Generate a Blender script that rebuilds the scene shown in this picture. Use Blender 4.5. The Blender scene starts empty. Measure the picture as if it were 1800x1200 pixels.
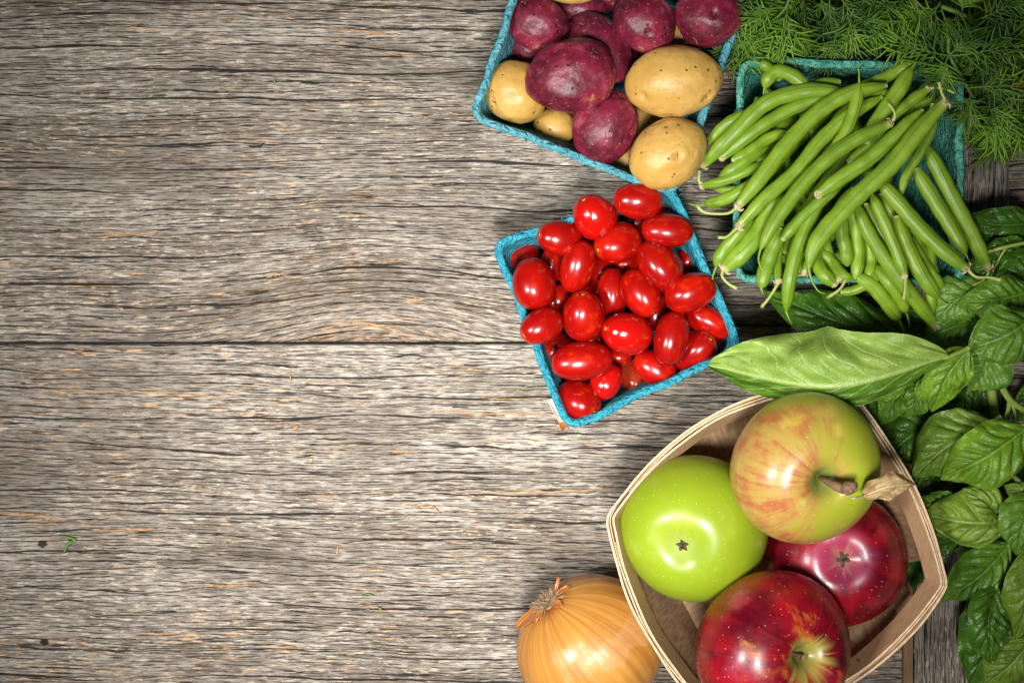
import bpy, math, random
import numpy as np
from mathutils import Vector, Matrix, noise as mn, Quaternion

# ------------------------------------------------------------------ camera
S = 0.56 / 1800.0        # metres per photograph pixel on the table top
H = 1.3                  # camera height
sc = bpy.context.scene
cam_d = bpy.data.cameras.new("camera"); cam = bpy.data.objects.new("camera", cam_d)
sc.collection.objects.link(cam)
cam.location = (0, 0, H); cam.rotation_euler = (0, 0, 0)
cam_d.sensor_width = 36; cam_d.lens = 36 * H / 0.56
cam_d.clip_start = 0.05; cam_d.clip_end = 50
sc.camera = cam
# ------------------------------------------------------------------ world + lamps
wd = bpy.data.worlds.new("World"); sc.world = wd; wd.use_nodes = True
wd.node_tree.nodes['Background'].inputs[0].default_value = (0.95, 0.97, 1.0, 1)
wd.node_tree.nodes['Background'].inputs[1].default_value = 0.032

def area(name, loc, target, sx, sy, power, spread, col=(1, 1, 1)):
    d = bpy.data.lights.new(name, 'AREA'); d.shape = 'RECTANGLE'; d.size = sx; d.size_y = sy
    d.energy = power; d.spread = math.radians(spread); d.color = col
    o = bpy.data.objects.new(name, d); sc.collection.objects.link(o)
    o.location = loc
    o.rotation_euler = (Vector(target) - Vector(loc)).to_track_quat('-Z', 'Y').to_euler()
    return o
area('softbox_overhead', (0.00, -0.36, 1.42), (-0.020, -0.018, 0), 0.26, 0.30, 1.08, 28.5, (1, 0.985, 0.955))
area('softbox_left', (-0.72, -0.20, 1.20), (0.000, -0.02, 0), 0.24, 0.34, 0.90, 35, (1, 0.985, 0.96))
sc.view_settings.view_transform = 'Standard'; sc.view_settings.look = 'None'
sc.view_settings.exposure = 0.0; sc.view_settings.gamma = 1.0
sc.view_settings.use_curve_mapping = False

# ------------------------------------------------------------------ helpers
def W(px, py, z=0.0):
    k = S * (H - z) / H
    return Vector(((px - 900) * k, (600 - py) * k, z))
def SZ(p, z=0.0): return p * S * (H - z) / H
COL = sc.collection

def mesh(name, verts, faces, mat=None, parent=None, smooth=True, loc=None, mats=None, fm=None):
    me = bpy.data.meshes.new(name)
    me.from_pydata([tuple(v) for v in verts], [], faces)
    me.update()
    if smooth: me.polygons.foreach_set('use_smooth', [True] * len(me.polygons))
    if mat: me.materials.append(mat)
    if mats:
        for m in mats: me.materials.append(m)
    if fm is not None: me.polygons.foreach_set('material_index', fm)
    o = bpy.data.objects.new(name, me); COL.objects.link(o)
    if parent: o.parent = parent
    if loc is not None: o.location = loc
    return o

def thing(name, label, cat, loc=(0, 0, 0), group=None):
    o = bpy.data.objects.new(name, None); COL.objects.link(o); o.location = loc
    o.empty_display_size = 0.01
    return tag(o, label, cat, group)
def tag(o, label, cat, group=None, kind=None):
    if label: o['label'] = label
    if cat: o['category'] = cat
    if group: o['group'] = group
    if kind: o['kind'] = kind
    return o

def grid_faces(nu, nv, wrap_v=False, off=0, flip=False):
    f = []
    for i in range(nu - 1):
        for j in range(nv if wrap_v else nv - 1):
            j2 = (j + 1) % nv
            q = (off + i * nv + j, off + i * nv + j2, off + (i + 1) * nv + j2, off + (i + 1) * nv + j)
            f.append(q[::-1] if flip else q)
    return f

def crom(pts, n):
    """Catmull-Rom through the points, n samples, roughly even in length."""
    P = [Vector(p) for p in pts]
    P = [P[0] * 2 - P[1]] + P + [P[-1] * 2 - P[-2]]
    out = []
    for i in range(1, len(P) - 2):
        for k in range(24):
            t = k / 24
            a, b, c, d = P[i - 1], P[i], P[i + 1], P[i + 2]
            out.append(0.5 * ((2 * b) + (-a + c) * t + (2 * a - 5 * b + 4 * c - d) * t * t + (-a + 3 * b - 3 * c + d) * t ** 3))
    out.append(P[-2].copy())
    L = [0]
    for i in range(1, len(out)): L.append(L[-1] + (out[i] - out[i - 1]).length)
    res = []; j = 0
    for k in range(n):
        s = L[-1] * k / (n - 1)
        while j < len(L) - 2 and L[j + 1] < s: j += 1
        d = L[j + 1] - L[j]
        res.append(out[j].lerp(out[j + 1], 0 if d < 1e-12 else min(1, (s - L[j]) / d)))
    return res

class MB:
    def __init__(s): s.v = []; s.f = []
    def tube(s, pts, rad, n=8, flat=1.0, roll=0.0, cap=True):
        """pts: list of Vectors, rad: list or value"""
        m = len(pts); off = len(s.v)
        if not hasattr(rad, '__len__'): rad = [rad] * m
        for i, p in enumerate(pts):
            t = (pts[min(i + 1, m - 1)] - pts[max(i - 1, 0)])
            t = t.normalized() if t.length > 1e-9 else Vector((1, 0, 0))
            up = Vector((0, 0, 1)) if abs(t.z) < 0.93 else Vector((0, 1, 0))
            side = t.cross(up).normalized(); u = side.cross(t).normalized()
            for k in range(n):
                a = 2 * math.pi * k / n + roll
                s.v.append(p + side * (math.cos(a) * rad[i]) + u * (math.sin(a) * rad[i] * flat))
        s.f += grid_faces(m, n, True, off)
        if cap:
            s.f.append(tuple(off + k for k in range(n)))
            s.f.append(tuple(off + (m - 1) * n + k for k in reversed(range(n))))
        return s
    def build(s, name, mat, parent=None, smooth=True): return mesh(name, s.v, s.f, mat, parent, smooth)

# ------------------------------------------------------------------ node expressions
class X:
    """a socket with arithmetic"""
    nt = None
    def __init__(s, sock): s.s = sock
    @staticmethod
    def m(op, *a):
        n = X.nt.nodes.new('ShaderNodeMath'); n.operation = op
        for i, q in enumerate(a):
            if isinstance(q, X): X.nt.links.new(q.s, n.inputs[i])
            else: n.inputs[i].default_value = float(q)
        return X(n.outputs[0])
    def __add__(s, o): return X.m('ADD', s, o)
    __radd__ = __add__
    def __sub__(s, o): return X.m('SUBTRACT', s, o)
    def __rsub__(s, o): return X.m('SUBTRACT', o, s)
    def __mul__(s, o): return X.m('MULTIPLY', s, o)
    __rmul__ = __mul__
    def __truediv__(s, o): return X.m('DIVIDE', s, o)
def xabs(a): return X.m('ABSOLUTE', a)
def xpow(a, b): return X.m('POWER', a, b)
def xexp(a): return X.m('EXPONENT', a)
def xmax(a, b): return X.m('MAXIMUM', a, b)
def xmin(a, b): return X.m('MINIMUM', a, b)
def frac(a): return X.m('FRACT', a)
def ss(a, lo, hi, o0=0.0, o1=1.0):
    n = X.nt.nodes.new('ShaderNodeMapRange'); n.interpolation_type = 'SMOOTHSTEP'
    for i, q in zip((0, 1, 2, 3, 4), (a, lo, hi, o0, o1)):
        if isinstance(q, X): X.nt.links.new(q.s, n.inputs[i])
        else: n.inputs[i].default_value = q
    return X(n.outputs[0])
def xyz(sock):
    n = X.nt.nodes.new('ShaderNodeSeparateXYZ'); X.nt.links.new(sock, n.inputs[0])
    return X(n.outputs[0]), X(n.outputs[1]), X(n.outputs[2])
def vec(a, b, c):
    n = X.nt.nodes.new('ShaderNodeCombineXYZ')
    for i, q in enumerate((a, b, c)):
        if isinstance(q, X): X.nt.links.new(q.s, n.inputs[i])
        else: n.inputs[i].default_value = q
    return n.outputs[0]
def nz(v, scale=1.0, detail=2.0, rough=0.5, dist=0.0):
    n = X.nt.nodes.new('ShaderNodeTexNoise'); X.nt.links.new(v, n.inputs['Vector'])
    n.inputs['Scale'].default_value = scale; n.inputs['Detail'].default_value = detail
    n.inputs['Roughness'].default_value = rough; n.inputs['Distortion'].default_value = dist
    return X(n.outputs['Fac'])
def vor(v, scale=1.0, rnd=1.0, out='Distance', feature='F1'):
    n = X.nt.nodes.new('ShaderNodeTexVoronoi'); X.nt.links.new(v, n.inputs['Vector'])
    n.inputs['Scale'].default_value = scale; n.inputs['Randomness'].default_value = rnd; n.feature = feature
    return X(n.outputs[out])
def mix(f, a, b):
    n = X.nt.nodes.new('ShaderNodeMix'); n.data_type = 'RGBA'
    for i, q in ((0, f), (6, a), (7, b)):
        if isinstance(q, X): X.nt.links.new(q.s, n.inputs[i])
        elif isinstance(q, (int, float)): n.inputs[i].default_value = q
        elif isinstance(q, tuple): n.inputs[i].default_value = (q[0], q[1], q[2], 1)
        else: X.nt.links.new(q, n.inputs[i])
    return n.outputs[2]
class Mat:
    def __init__(s, name):
        s.m = bpy.data.materials.new(name); s.m.use_nodes = True; s.nt = s.m.node_tree; X.nt = s.nt
        s.b = s.nt.nodes['Principled BSDF']
        s.tc = s.nt.nodes.new('ShaderNodeTexCoord')
        s.obj = s.tc.outputs['Object']; s.uv = s.tc.outputs['UV']
        s.geo = s.nt.nodes.new('ShaderNodeNewGeometry')
        s.oi = s.nt.nodes.new('ShaderNodeObjectInfo'); s.rnd = X(s.oi.outputs['Random'])
    def set(s, **k):
        for n, q in k.items():
            n = {'col': 'Base Color', 'rough': 'Roughness', 'spec': 'Specular IOR Level', 'coat': 'Coat Weight',
                 'coatr': 'Coat Roughness', 'sss': 'Subsurface Weight', 'sheen': 'Sheen Weight'}[n]
            i = s.b.inputs[n]
            if isinstance(q, X): s.nt.links.new(q.s, i)
            elif isinstance(q, (int, float)): i.default_value = q
            elif isinstance(q, tuple): i.default_value = (q[0], q[1], q[2], 1)
            else: s.nt.links.new(q, i)
        return s
    def bump(s, h, dist, strength=1.0):
        n = s.nt.nodes.new('ShaderNodeBump'); s.nt.links.new(h.s, n.inputs['Height'])
        n.inputs['Distance'].default_value = dist; n.inputs['Strength'].default_value = strength
        s.nt.links.new(n.outputs[0], s.b.inputs['Normal']); return s
    def sssr(s, r, scale):
        s.b.inputs['Subsurface Radius'].default_value = r; s.b.inputs['Subsurface Scale'].default_value = scale; return s

# ------------------------------------------------------------------ wood
def wood_mat(name, swap=False, arch=False, seed=0.0, tone=1.0, warm=0.0, slope=0.0):
    M = Mat(name)
    x, y, z = xyz(M.obj)
    U = (y if swap else x) * (1 / S); V = (x if swap else y) * (1 / S)
    base = vec(U * (1 / 700), V * (1 / 260), seed)
    warp = (nz(base, 1, 2, 0.5) - 0.5) * 38
    w = V + warp + U * slope
    du = (U + 250) * (1 / 210)
    if arch:
        A = xexp((du * du) * -1.0)
        w = w - A * xexp(xmax(V, 0.0) * (-1 / 130)) * 70
        # busy torn grain near the arch
        torn = A * xexp(xmax(V, 0) * (-1 / 80))
    mid = (nz(vec(U * (1 / 120), V * (1 / 30), seed + 3), 1, 3, 0.55) - 0.5) * 5
    w = w + mid
    n1 = nz(vec(U * (1 / 420), w * (1 / 46), seed + 1), 1, 2, 0.45)
    n2 = nz(vec(U * (1 / 230), w * (1 / 15), seed + 2), 1, 3, 0.5)
    n3 = nz(vec(U * (1 / 90), w * (1 / 6), seed + 5), 1, 3, 0.6)
    n4 = nz(vec(U * (1 / 22), w * (1 / 3.2), seed + 7), 1, 3, 0.65)
    brk = nz(vec(U * (1 / 160), w * (1 / 12), seed + 9), 1, 2, 0.5)
    brk2 = nz(vec(U * (1 / 60), w * (1 / 9), seed + 11), 1, 2, 0.5)
    def lines(sp, amp, k):
        q = w + (nz(vec(U * (1 / (sp * 14)), w * (1 / (sp * 2.6)), seed + k), 1, 3, 0.55) - 0.5) * (sp * amp)
        return xabs(frac(q * (1 / sp)) - 0.5) * sp          # distance in pixels from the line
    wob = (n4 - 0.5) * 1.6
    c0 = 1 - ss(lines(41, 1.5, 41) + wob * 0.8, 0.0, xmax((nz(vec(U * (1 / 420), w * (1 / 40), seed + 43), 1, 2, 0.5) - 0.39) * 8.5, 0.01))
    c1 = 1 - ss(lines(17, 1.9, 31) + wob, 0.0, xmax((brk - 0.47) * 7.5, 0.01))
    c2 = 1 - ss(lines(8.0, 1.9, 33) + wob, 0.0, xmax((brk2 - 0.47) * 5.5, 0.01))
    c3 = 1 - ss(lines(4.7, 2.0, 35) + wob * 0.7, 0.0, xmax((nz(vec(U * (1 / 45), w * (1 / 6), seed + 37), 1, 2, 0.5) - 0.48) * 6.5, 0.01))
    bands = nz(vec(U * (1 / 900), w * (1 / 55), seed + 13), 1, 3, 0.6)
    regn = nz(vec(U * (1 / 260), V * (1 / 120), seed + 15), 1, 2, 0.5)
    hgt = n3 * 0.5 + n4 * 0.5
    dk, md, lt = (0.165, 0.132, 0.102), (0.275, 0.236, 0.196), (0.47, 0.424, 0.368)
    t = tone
    dk, md, lt = [tuple(q * t for q in c) for c in (dk, md, lt)]
    f = ss(n2 * 0.25 + n3 * 0.30 + bands * 0.5 + regn * 0.2, 0.46, 0.80)
    col = mix(f, dk, md)
    col = mix(ss(n4 * 0.60 + n3 * 0.30 + bands * 0.25, 0.52, 0.74) * 0.9, col, lt)
    hair = nz(vec(U * (1 / 30), w * (1 / 1.9), seed + 51), 1, 2, 0.6)
    col = mix(ss(hair, 0.56, 0.68) * 0.55, col, (0.07 * t, 0.058 * t, 0.048 * t))
    col = mix((1 - ss(nz(vec(U * (1 / 240), V * (1 / 150), seed + 53), 1, 3, 0.6), 0.36, 0.56)) * 0.50, col, (0.13 * t, 0.104 * t, 0.080 * t))
    # yellowish bleached fibres and fresh orange wood where slivers tore off
    fl = ss(nz(vec(U * (1 / 26), w * (1 / 4.2), seed + 21), 1, 3, 0.65), 0.57, 0.63) * ss(regn, 0.35, 0.55)
    col = mix(fl * 0.7, col, (0.64 * t, 0.55 * t, 0.42 * t))
    og = ss(nz(vec(U * (1 / 60), w * (1 / 6.0), seed + 23), 1, 3, 0.6), 0.58, 0.66) * ss(nz(vec(U * (1 / 300), V * (1 / 100), seed + 25), 1, 1), 0.40, 0.58)
    if arch:
        og = xmax(og, torn * ss(nz(vec(U * (1 / 30), w * (1 / 5), seed + 27), 1, 3, 0.65), 0.50, 0.60))
    ogc = mix(ss(n4, 0.35, 0.62), (0.13 * t, 0.055 * t, 0.022 * t), (0.68 * t, 0.42 * t, 0.22 * t))
    col = mix(og * (0.80 - 0.80 * warm), col, ogc)
    crk = xmin(xmax(xmax(xmax(c0 * 2.2, c1 * 1.8), c2 * 1.3), c3 * 0.75), 1.0)
    col = mix(crk * 0.97, col, (0.014, 0.011, 0.009))
    h = hgt * 0.5 + f * 0.2 - crk * 0.9 - og * 0.12
    if not swap:
        for hx, hy, r in ((75, 955, 9), (78, 1127, 8)):
            ux = U - (hx - 900); vy = V - (600 - hy)
            d = X.m('SQRT', ux * ux * 0.5 + vy * vy) + (n4 - 0.5) * 6
            k = 1 - ss(d, r * 0.50, r * 0.80)
            rimk = (1 - ss(xabs(d - r * 1.05), 1.0, r * 0.45)) * ss(U * 1.0 + V * 0.5 - ((hx - 900) + (600 - hy) * 0.5), -6.0, 6.0)
            col = mix(rimk * 0.5, col, (0.42, 0.24, 0.12))
            col = mix(k * 0.95, col, (0.018, 0.011, 0.007)); h = h - k
    M.set(col=col, rough=0.8, spec=0.25)
    M.bump(h, 0.0011, 0.85)
    return M.m

wood_up = wood_mat('weathered_wood_arched', arch=True, seed=1.7, tone=0.98)
wood_dn = wood_mat('weathered_wood', seed=31.3, tone=1.08, slope=0.015)
wood_bt = wood_mat('weathered_wood_batten', swap=True, seed=57.1, tone=0.85, warm=0.75)
m = Mat('raw_brown_wood'); x, y, z = xyz(m.obj)
g = nz(vec(x * 900, y * 60, z * 900), 1, 3, 0.6)
m.set(col=mix(g, (0.16, 0.085, 0.04), (0.30, 0.18, 0.10)), rough=0.75, spec=0.2); raw_wood = m.m

table = thing('table', 'weathered grey wooden table made of wide horizontal planks', 'table')
def plank(y0, y1, mat, seed):
    x0, x1 = -0.75, 0.75; n = 300; t = 0.022; rnd = random.Random(seed)
    V = []; F = []
    prof = [(-t, 0.0), (-0.0018, 0.0), (-0.0004, 0.0007), (0, 0.0022)]
    rows = 2 * len(prof)
    for i in range(n + 1):
        x = x0 + (x1 - x0) * i / n
        j0 = (mn.noise(Vector((x * 60, seed, 0))) * 0.0005); j1 = (mn.noise(Vector((x * 60, seed, 5))) * 0.0005)
        for zz, d in prof: V.append((x, y0 + d + j0, zz))
        for zz, d in reversed(prof): V.append((x, y1 - d + j1, zz))
    F = grid_faces(n + 1, rows, True, flip=True)
    F.append(tuple(range(rows))); F.append(tuple(n * rows + k for k in reversed(range(rows))))
    return mesh('plank', V, F, mat, table, smooth=False)
ys = -3 * S
pw = 0.192
plank(ys + 0.0008, ys + pw, wood_up, 1.0)
plank(ys - pw, ys - 0.0005, wood_dn, 2.0)
wood_b2 = wood_mat('weathered_wood_outer', seed=77.7, tone=0.95)
plank(ys + pw + 0.001, ys + 2 * pw, wood_b2, 3.0)
plank(ys - 2 * pw, ys - pw - 0.001, wood_b2, 4.0)

# slivers of fresh wood lifting from the planks
m = Mat('fresh_splinter_wood'); x, y, z = xyz(m.obj)
g = nz(vec(x * 120, y * 2500, 0.0), 1, 3, 0.6)
m.set(col=mix(ss(g, 0.3, 0.7), (0.20, 0.09, 0.035), (0.66, 0.42, 0.22)), rough=0.7, spec=0.2); splint_m = m.m
def sliver(pts, w, par=table, name='splinter', mat=None):
    n = 26; c = crom([W(p[0], p[1], 0.0) for p in pts], n); V = []; F = []
    rr = random.Random(int(pts[0][0] * 7 + pts[0][1]))
    for i, p in enumerate(c):
        t = (c[min(i + 1, n - 1)] - c[max(i - 1, 0)]).normalized(); sd = Vector((-t.y, t.x, 0))
        a = max(0.06, math.sin(math.pi * i / (n - 1)) ** 0.5) * w * S * (0.5 + 0.7 * rr.random())
        ce = p + sd * (rr.random() - 0.5) * w * S * 0.3
        hh = 0.0007 * math.sin(math.pi * i / (n - 1)) + 0.0002
        V += [ce - sd * a * 0.5 - Vector((0, 0, 0.001)), ce - sd * a * 0.3 + Vector((0, 0, hh)), ce + sd * a * 0.35 + Vector((0, 0, hh * 0.7)), ce + sd * a * 0.5 - Vector((0, 0, 0.001))]
    F = grid_faces(n, 4, True)
    return mesh(name, V, F, mat or splint_m, par, smooth=False)
for pts, w in (([(88, 684), (190, 688), (300, 690), (425, 703)], 5), ([(790, 862), (900, 866), (1000, 863), (1085, 860)], 6),
               ([(0, 902), (60, 905), (118, 911)], 7), ([(30, 655), (90, 659), (165, 660)], 4), ([(62, 683), (120, 690)], 5),
               ([(150, 412), (210, 411), (275, 412)], 5), ([(760, 722), (860, 726), (970, 727)], 6), ([(580, 53), (640, 56), (705, 64)], 7),
               ([(680, 792), (735, 795)], 6), ([(560, 870), (595, 872)], 4), ([(655, 462), (695, 459)], 4), ([(710, 528), (748, 526)], 7),
               ([(560, 580), (640, 568), (720, 588)], 6), ([(240, 1112), (330, 1113)], 5), ([(340, 1030), (450, 1028)], 5),
               ([(655, 95), (745, 99)], 5), ([(465, 486), (500, 481)], 5), ([(140, 928), (230, 932), (300, 926)], 4), ([(845, 700), (960, 702)], 4)):
    sliver(pts, w)

# batten with vertical grain lying across the planks
bat = thing('wooden_batten', 'narrow grey weathered board with vertical grain under the basil at right', 'board')
def batten():
    n = 160; V = []; zt = 0.008
    for i in range(n + 1):
        y = -0.32 + 0.64 * i / n
        j = mn.noise(Vector((y * 90, 3, 0))) * 0.0006; j2 = mn.noise(Vector((y * 50, 9, 0))) * 0.0010
        xa = SZ(1608 - 900, zt); xb = SZ(1776 - 900, zt)
        for xx, zz in ((xa + j, 0.0003), (xa + j, zt - 0.0008), (xa + 0.0009 + j, zt), (xb - 0.002 + j2, zt), (xb + j2, zt - 0.0025), (xb + j2, 0.0003)):
            V.append((xx, y, zz))
    F = grid_faces(n + 1, 6, True); F.append(tuple(range(6))[::-1]); F.append(tuple(n * 6 + k for k in range(6)))
    mesh('board_face', V, F, wood_bt, bat, smooth=False)
    # raw strip butted along its left side
    V = []
    for i in range(n + 1):
        y = -0.32 + 0.64 * i / n
        xa = SZ(1587 - 900, 0.004); xb = SZ(1608 - 900, 0.008) - 0.0006
        for xx, zz in ((xa, 0.0003), (xa, 0.0042), (xa + 0.0006, 0.0048), (xb, 0.0052), (xb, 0.0003)): V.append((xx, y, zz))
    F = grid_faces(n + 1, 5, True); F.append(tuple(range(5))[::-1]); F.append(tuple(n * 5 + k for k in range(5)))
    mesh('edge_strip', V, F, raw_wood, bat, smooth=False)
batten()
# ================================================================== pulp cartons
def pulp_mat(name, c0, c1):
    M = Mat(name)
    n = nz(M.obj, 260, 4, 0.65); n2 = nz(M.obj, 900, 3, 0.6)
    crm = vor(M.obj, 230, 1.0, 'Distance', 'DISTANCE_TO_EDGE')
    x, y, z = xyz(M.obj)
    rid = nz(vec(x * 160, y * 160, z * 700), 1, 3, 0.6)
    col = mix(ss(n * 0.4 + n2 * 0.25 + rid * 0.35, 0.38, 0.62), c0, c1)
    M.set(col=col, rough=0.72, spec=0.3)
    M.bump(n * 0.8 + n2 * 0.4 + rid * 1.0 + ss(crm, 0.0, 0.25) * 0.35, 0.0026, 1.0)
    return M.m
pulp_blue = pulp_mat('turquoise_pulp', (0.008, 0.20, 0.29), (0.06, 0.40, 0.50))
pulp_pale = pulp_mat('pale_turquoise_pulp', (0.03, 0.24, 0.31), (0.17, 0.46, 0.52))
pulp_teal = pulp_mat('teal_green_pulp', (0.03, 0.24, 0.175), (0.15, 0.46, 0.355))

def rounded_quad(c, r, n_arc=7, n_side=22):
    """closed path through 4 corner Vectors (2D) with rounded corners; returns points and outward normals"""
    cen = sum(c, Vector((0, 0))) / 4; pts = []
    for i in range(4):
        p, a, b = c[i], c[i - 1], c[(i + 1) % 4]
        da, db = (a - p).normalized(), (b - p).normalized()
        p0, p1 = p + da * r, p + db * r
        for k in range(n_arc + 1):
            t = k / n_arc
            pts.append(p0 * (1 - t) ** 2 + p * 2 * t * (1 - t) + p1 * t ** 2)
        q1 = c[(i + 1) % 4] + (p - c[(i + 1) % 4]).normalized() * r
        for k in range(1, n_side): pts.append(p1.lerp(q1, k / n_side))
    m = len(pts); nn = []
    for i in range(m):
        t = (pts[(i + 1) % m] - pts[i - 1]).normalized(); nn.append(Vector((t.y, -t.x)) if (Vector((t.y, -t.x)).dot(pts[i] - cen) > 0) else Vector((-t.y, t.x)))
    return pts, nn, cen

def carton(label, corners, h, z0, r, mat, shrink, seed, group):
    t = thing('pulp_carton', label, 'carton', group=group)
    c = [W(px, py, z0 + h).to_2d() for px, py in corners]
    pts, nn, cen = rounded_quad(c, r)
    m = len(pts)
    def ring(k, off, z, amp):
        out = []
        for i, p in enumerate(pts):
            q = cen + (p - cen) * k + nn[i] * off
            d = mn.noise(Vector((p.x * 55, p.y * 55, seed + z * 40))) * amp * 1.4
            d2 = mn.noise(Vector((p.x * 70, p.y * 70, seed + 9))) * amp * 2.0 + mn.noise(Vector((p.x * 330, p.y * 330, seed + 3))) * amp * 0.55
            out.append(Vector((q.x + nn[i].x * d, q.y + nn[i].y * d, z + (d2 if z > z0 + h * 0.5 else 0))))
        return out
    zt = z0 + h; T = 0.0023
    V = []; lev = []
    # outer wall up, stops just below the rim
    for k in range(9):
        f = k / 8; s = shrink + (1 - shrink) * f
        lev.append(ring(s, 0.0, z0 + (h - 0.002) * f, 0.0008))
    for k in range(10):
        f = 1 - k / 9; s = shrink + (1 - shrink) * f
        ridge = -0.0006 if k in (2, 5) else 0
        lev.append(ring(s, -T - 0.0012 * (1 - f) - ridge, z0 + T + (h - 0.0045 - T) * f, 0.0010))
    for r_ in lev: V += r_
    F = grid_faces(len(lev), m, True)
    # floor
    b = len(V); nl = len(lev)
    V.append(Vector((cen.x, cen.y, z0 + T))); V.append(Vector((cen.x, cen.y, z0)))
    for i in range(m):
        F.append(((nl - 1) * m + i, (nl - 1) * m + (i + 1) % m, b)); F.append(((i + 1) % m, i, b + 1))
    mesh('wall', V, F, mat, t)
    # rim: rolled lip round the top
    V = []; prof = [(-0.0002, -0.0026), (0.0009, -0.0016), (0.0011, -0.0004), (0.0004, 0.0006), (-0.0010, 0.0007), (-0.0024, 0.0001), (-0.0033, -0.0016), (-0.0030, -0.0038), (-0.0016, -0.0036)]
    for o, zz in prof: V += ring(1.0, o, zt + zz, 0.0010)
    F = grid_faces(len(prof), m, True)
    for i in range(m): F.append(((len(prof) - 1) * m + i, (len(prof) - 1) * m + (i + 1) % m, (i + 1) % m, i))
    mesh('rim', V, F, mat, t)
    # loose paper fibres on the rim
    rr = random.Random(seed); B = MB()
    for k in range(70):
        i = rr.randrange(m); p = pts[i]; o = rr.uniform(0.0002, 0.0016)
        a = Vector((p.x + nn[i].x * o, p.y + nn[i].y * o, zt - rr.uniform(0, 0.0015)))
        d = Vector((nn[i].x + rr.uniform(-1, 1), nn[i].y + rr.uniform(-1, 1), rr.uniform(-.3, .5))).normalized() * rr.uniform(0.0008, 0.0024)
        B.tube([a - d * .3, a + d * 0.5, a + d + Vector((0, 0, 0.0004))], [0.00022, 0.00018, 0.00006], 4)
    B.build('loose_fibre', mat, t)
    return t
HC = 0.056
G = 'pulp cartons of produce'
carton('pale turquoise pulp carton full of red and yellow potatoes', [(957, -150), (1316, -12), (1188, 346), (826, 204)], 0.060, 0.0, 0.010, pulp_pale, 0.80, 4, G)
carton('bright turquoise pulp carton full of small red tomatoes', [(866, 428), (1182, 324), (1306, 616), (998, 756)], HC, 0.0, 0.009, pulp_blue, 0.80, 14, G)
carton('dark teal green pulp carton holding the green beans', [(1299, 104), (1691, 113), (1694, 500), (1292, 492)], 0.050, 0.0085, 0.010, pulp_teal, 0.80, 24, G)

# ================================================================== tomatoes
M = Mat('tomato_skin'); x, y, z = xyz(M.obj)
n = nz(M.obj, 1.3, 2, 0.5)
col = mix(ss(n, 0.3, 0.75), (0.30, 0.002, 0.001), (0.50, 0.008, 0.0015))
col = mix(ss(M.rnd, 0.0, 1.0) * 0.6, col, (0.24, 0.002, 0.0015))
col = mix(ss(nz(M.obj, 2.0, 3, 0.6), 0.56, 0.75) * 0.5, col, (0.62, 0.035, 0.003))
sc_ = ss(x, 0.93, 1.0)
col = mix(sc_ * 0.35, col, (0.75, 0.10, 0.01))
M.set(col=col, rough=0.23, spec=0.5, coat=0.18, coatr=0.10, sss=0.04); M.sssr((0.9, 0.1, 0.05), 0.004)
M.bump(nz(M.obj, 2.2, 3, 0.5), 0.0005, 0.35); tomato_m = M.m
M = Mat('wrinkled_tomato_skin'); x, y, z = xyz(M.obj)
wr = nz(vec(x * 1.2, y * 7, z * 7), 1, 2, 0.5)
M.set(col=(0.43, 0.004, 0.002), rough=0.17, spec=0.55, coat=0.35, coatr=0.08); M.bump(wr, 0.0007, 0.3); tomato_wr = M.m
M = Mat('overripe_tomato_skin')
M.set(col=mix(nz(M.obj, 1.5, 2), (0.20, 0.012, 0.004), (0.36, 0.035, 0.008)), rough=0.2, spec=0.5, coat=0.3); M.bump(nz(M.obj, 3, 2), 0.0015, 0.5); tomato_br = M.m
M = Mat('stem_scar_cork'); x, y, z = xyz(M.obj)
d = X.m('SQRT', y * y + z * z)
M.set(col=mix(ss(d, 0.02, 0.06), (0.10, 0.04, 0.01), (0.78, 0.50, 0.10)), rough=0.7); scar_m = M.m

def tomato_base(seed):
    rr = random.Random(seed); V = []; nu, nv = 36, 32
    lob = rr.uniform(0, 6); egg = rr.uniform(0.0, 0.09); sq = rr.uniform(0.80, 0.93)
    for i in range(nu):
        a = math.pi * i / (nu - 1)
        cx = math.cos(a); r = max(math.sin(a), 0) ** sq
        xx = cx
        xx -= 0.10 * math.exp(-(r / 0.16) ** 2) * (1 if cx > 0 else 0)       # dimple at the stem end
        xx += 0.03 * math.exp(-(r / 0.10) ** 2) * (-1 if cx < 0 else 0)
        for j in range(nv):
            b = 2 * math.pi * j / nv
            k = r * (1 - egg * cx) * (1 + 0.018 * math.cos(3 * b + lob) + 0.012 * math.cos(2 * b + lob * 2))
            V.append(Vector((xx, k * math.cos(b), k * math.sin(b))))
    return V, grid_faces(nu, nv, True)
def disc(r, x0, n=14):
    V = [Vector((x0 + 0.012, 0, 0))]
    for rr, xx in ((r * 0.5, x0 + 0.012), (r, x0 - 0.004)):
        for k in range(n):
            a = 2 * math.pi * k / n; w = rr * (1 + 0.15 * math.sin(a * 5))
            V.append(Vector((xx, w * math.cos(a), w * math.sin(a))))
    F = [(0, 1 + k, 1 + (k + 1) % n) for k in range(n)] + [(1 + k, 1 + n + k, 1 + n + (k + 1) % n, 1 + (k + 1) % n) for k in range(n)]
    return V, F
def relink(mesh_me, name, parent=None):
    o = bpy.data.objects.new(name, mesh_me); COL.objects.link(o)
    if parent: o.parent = parent
    return o
tom_me = []
for s_ in range(5):
    V, F = tomato_base(s_); me = bpy.data.meshes.new('skin'); me.from_pydata([tuple(v) for v in V], [], F); me.polygons.foreach_set('use_smooth', [True] * len(F))
    me.materials.append(tomato_m); tom_me.append(me)
def remat(me, mat):
    c = me.copy(); c.materials.clear(); c.materials.append(mat); return c
tom_wr = remat(tom_me[1], tomato_wr); tom_br = remat(tom_me[3], tomato_br)
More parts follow.
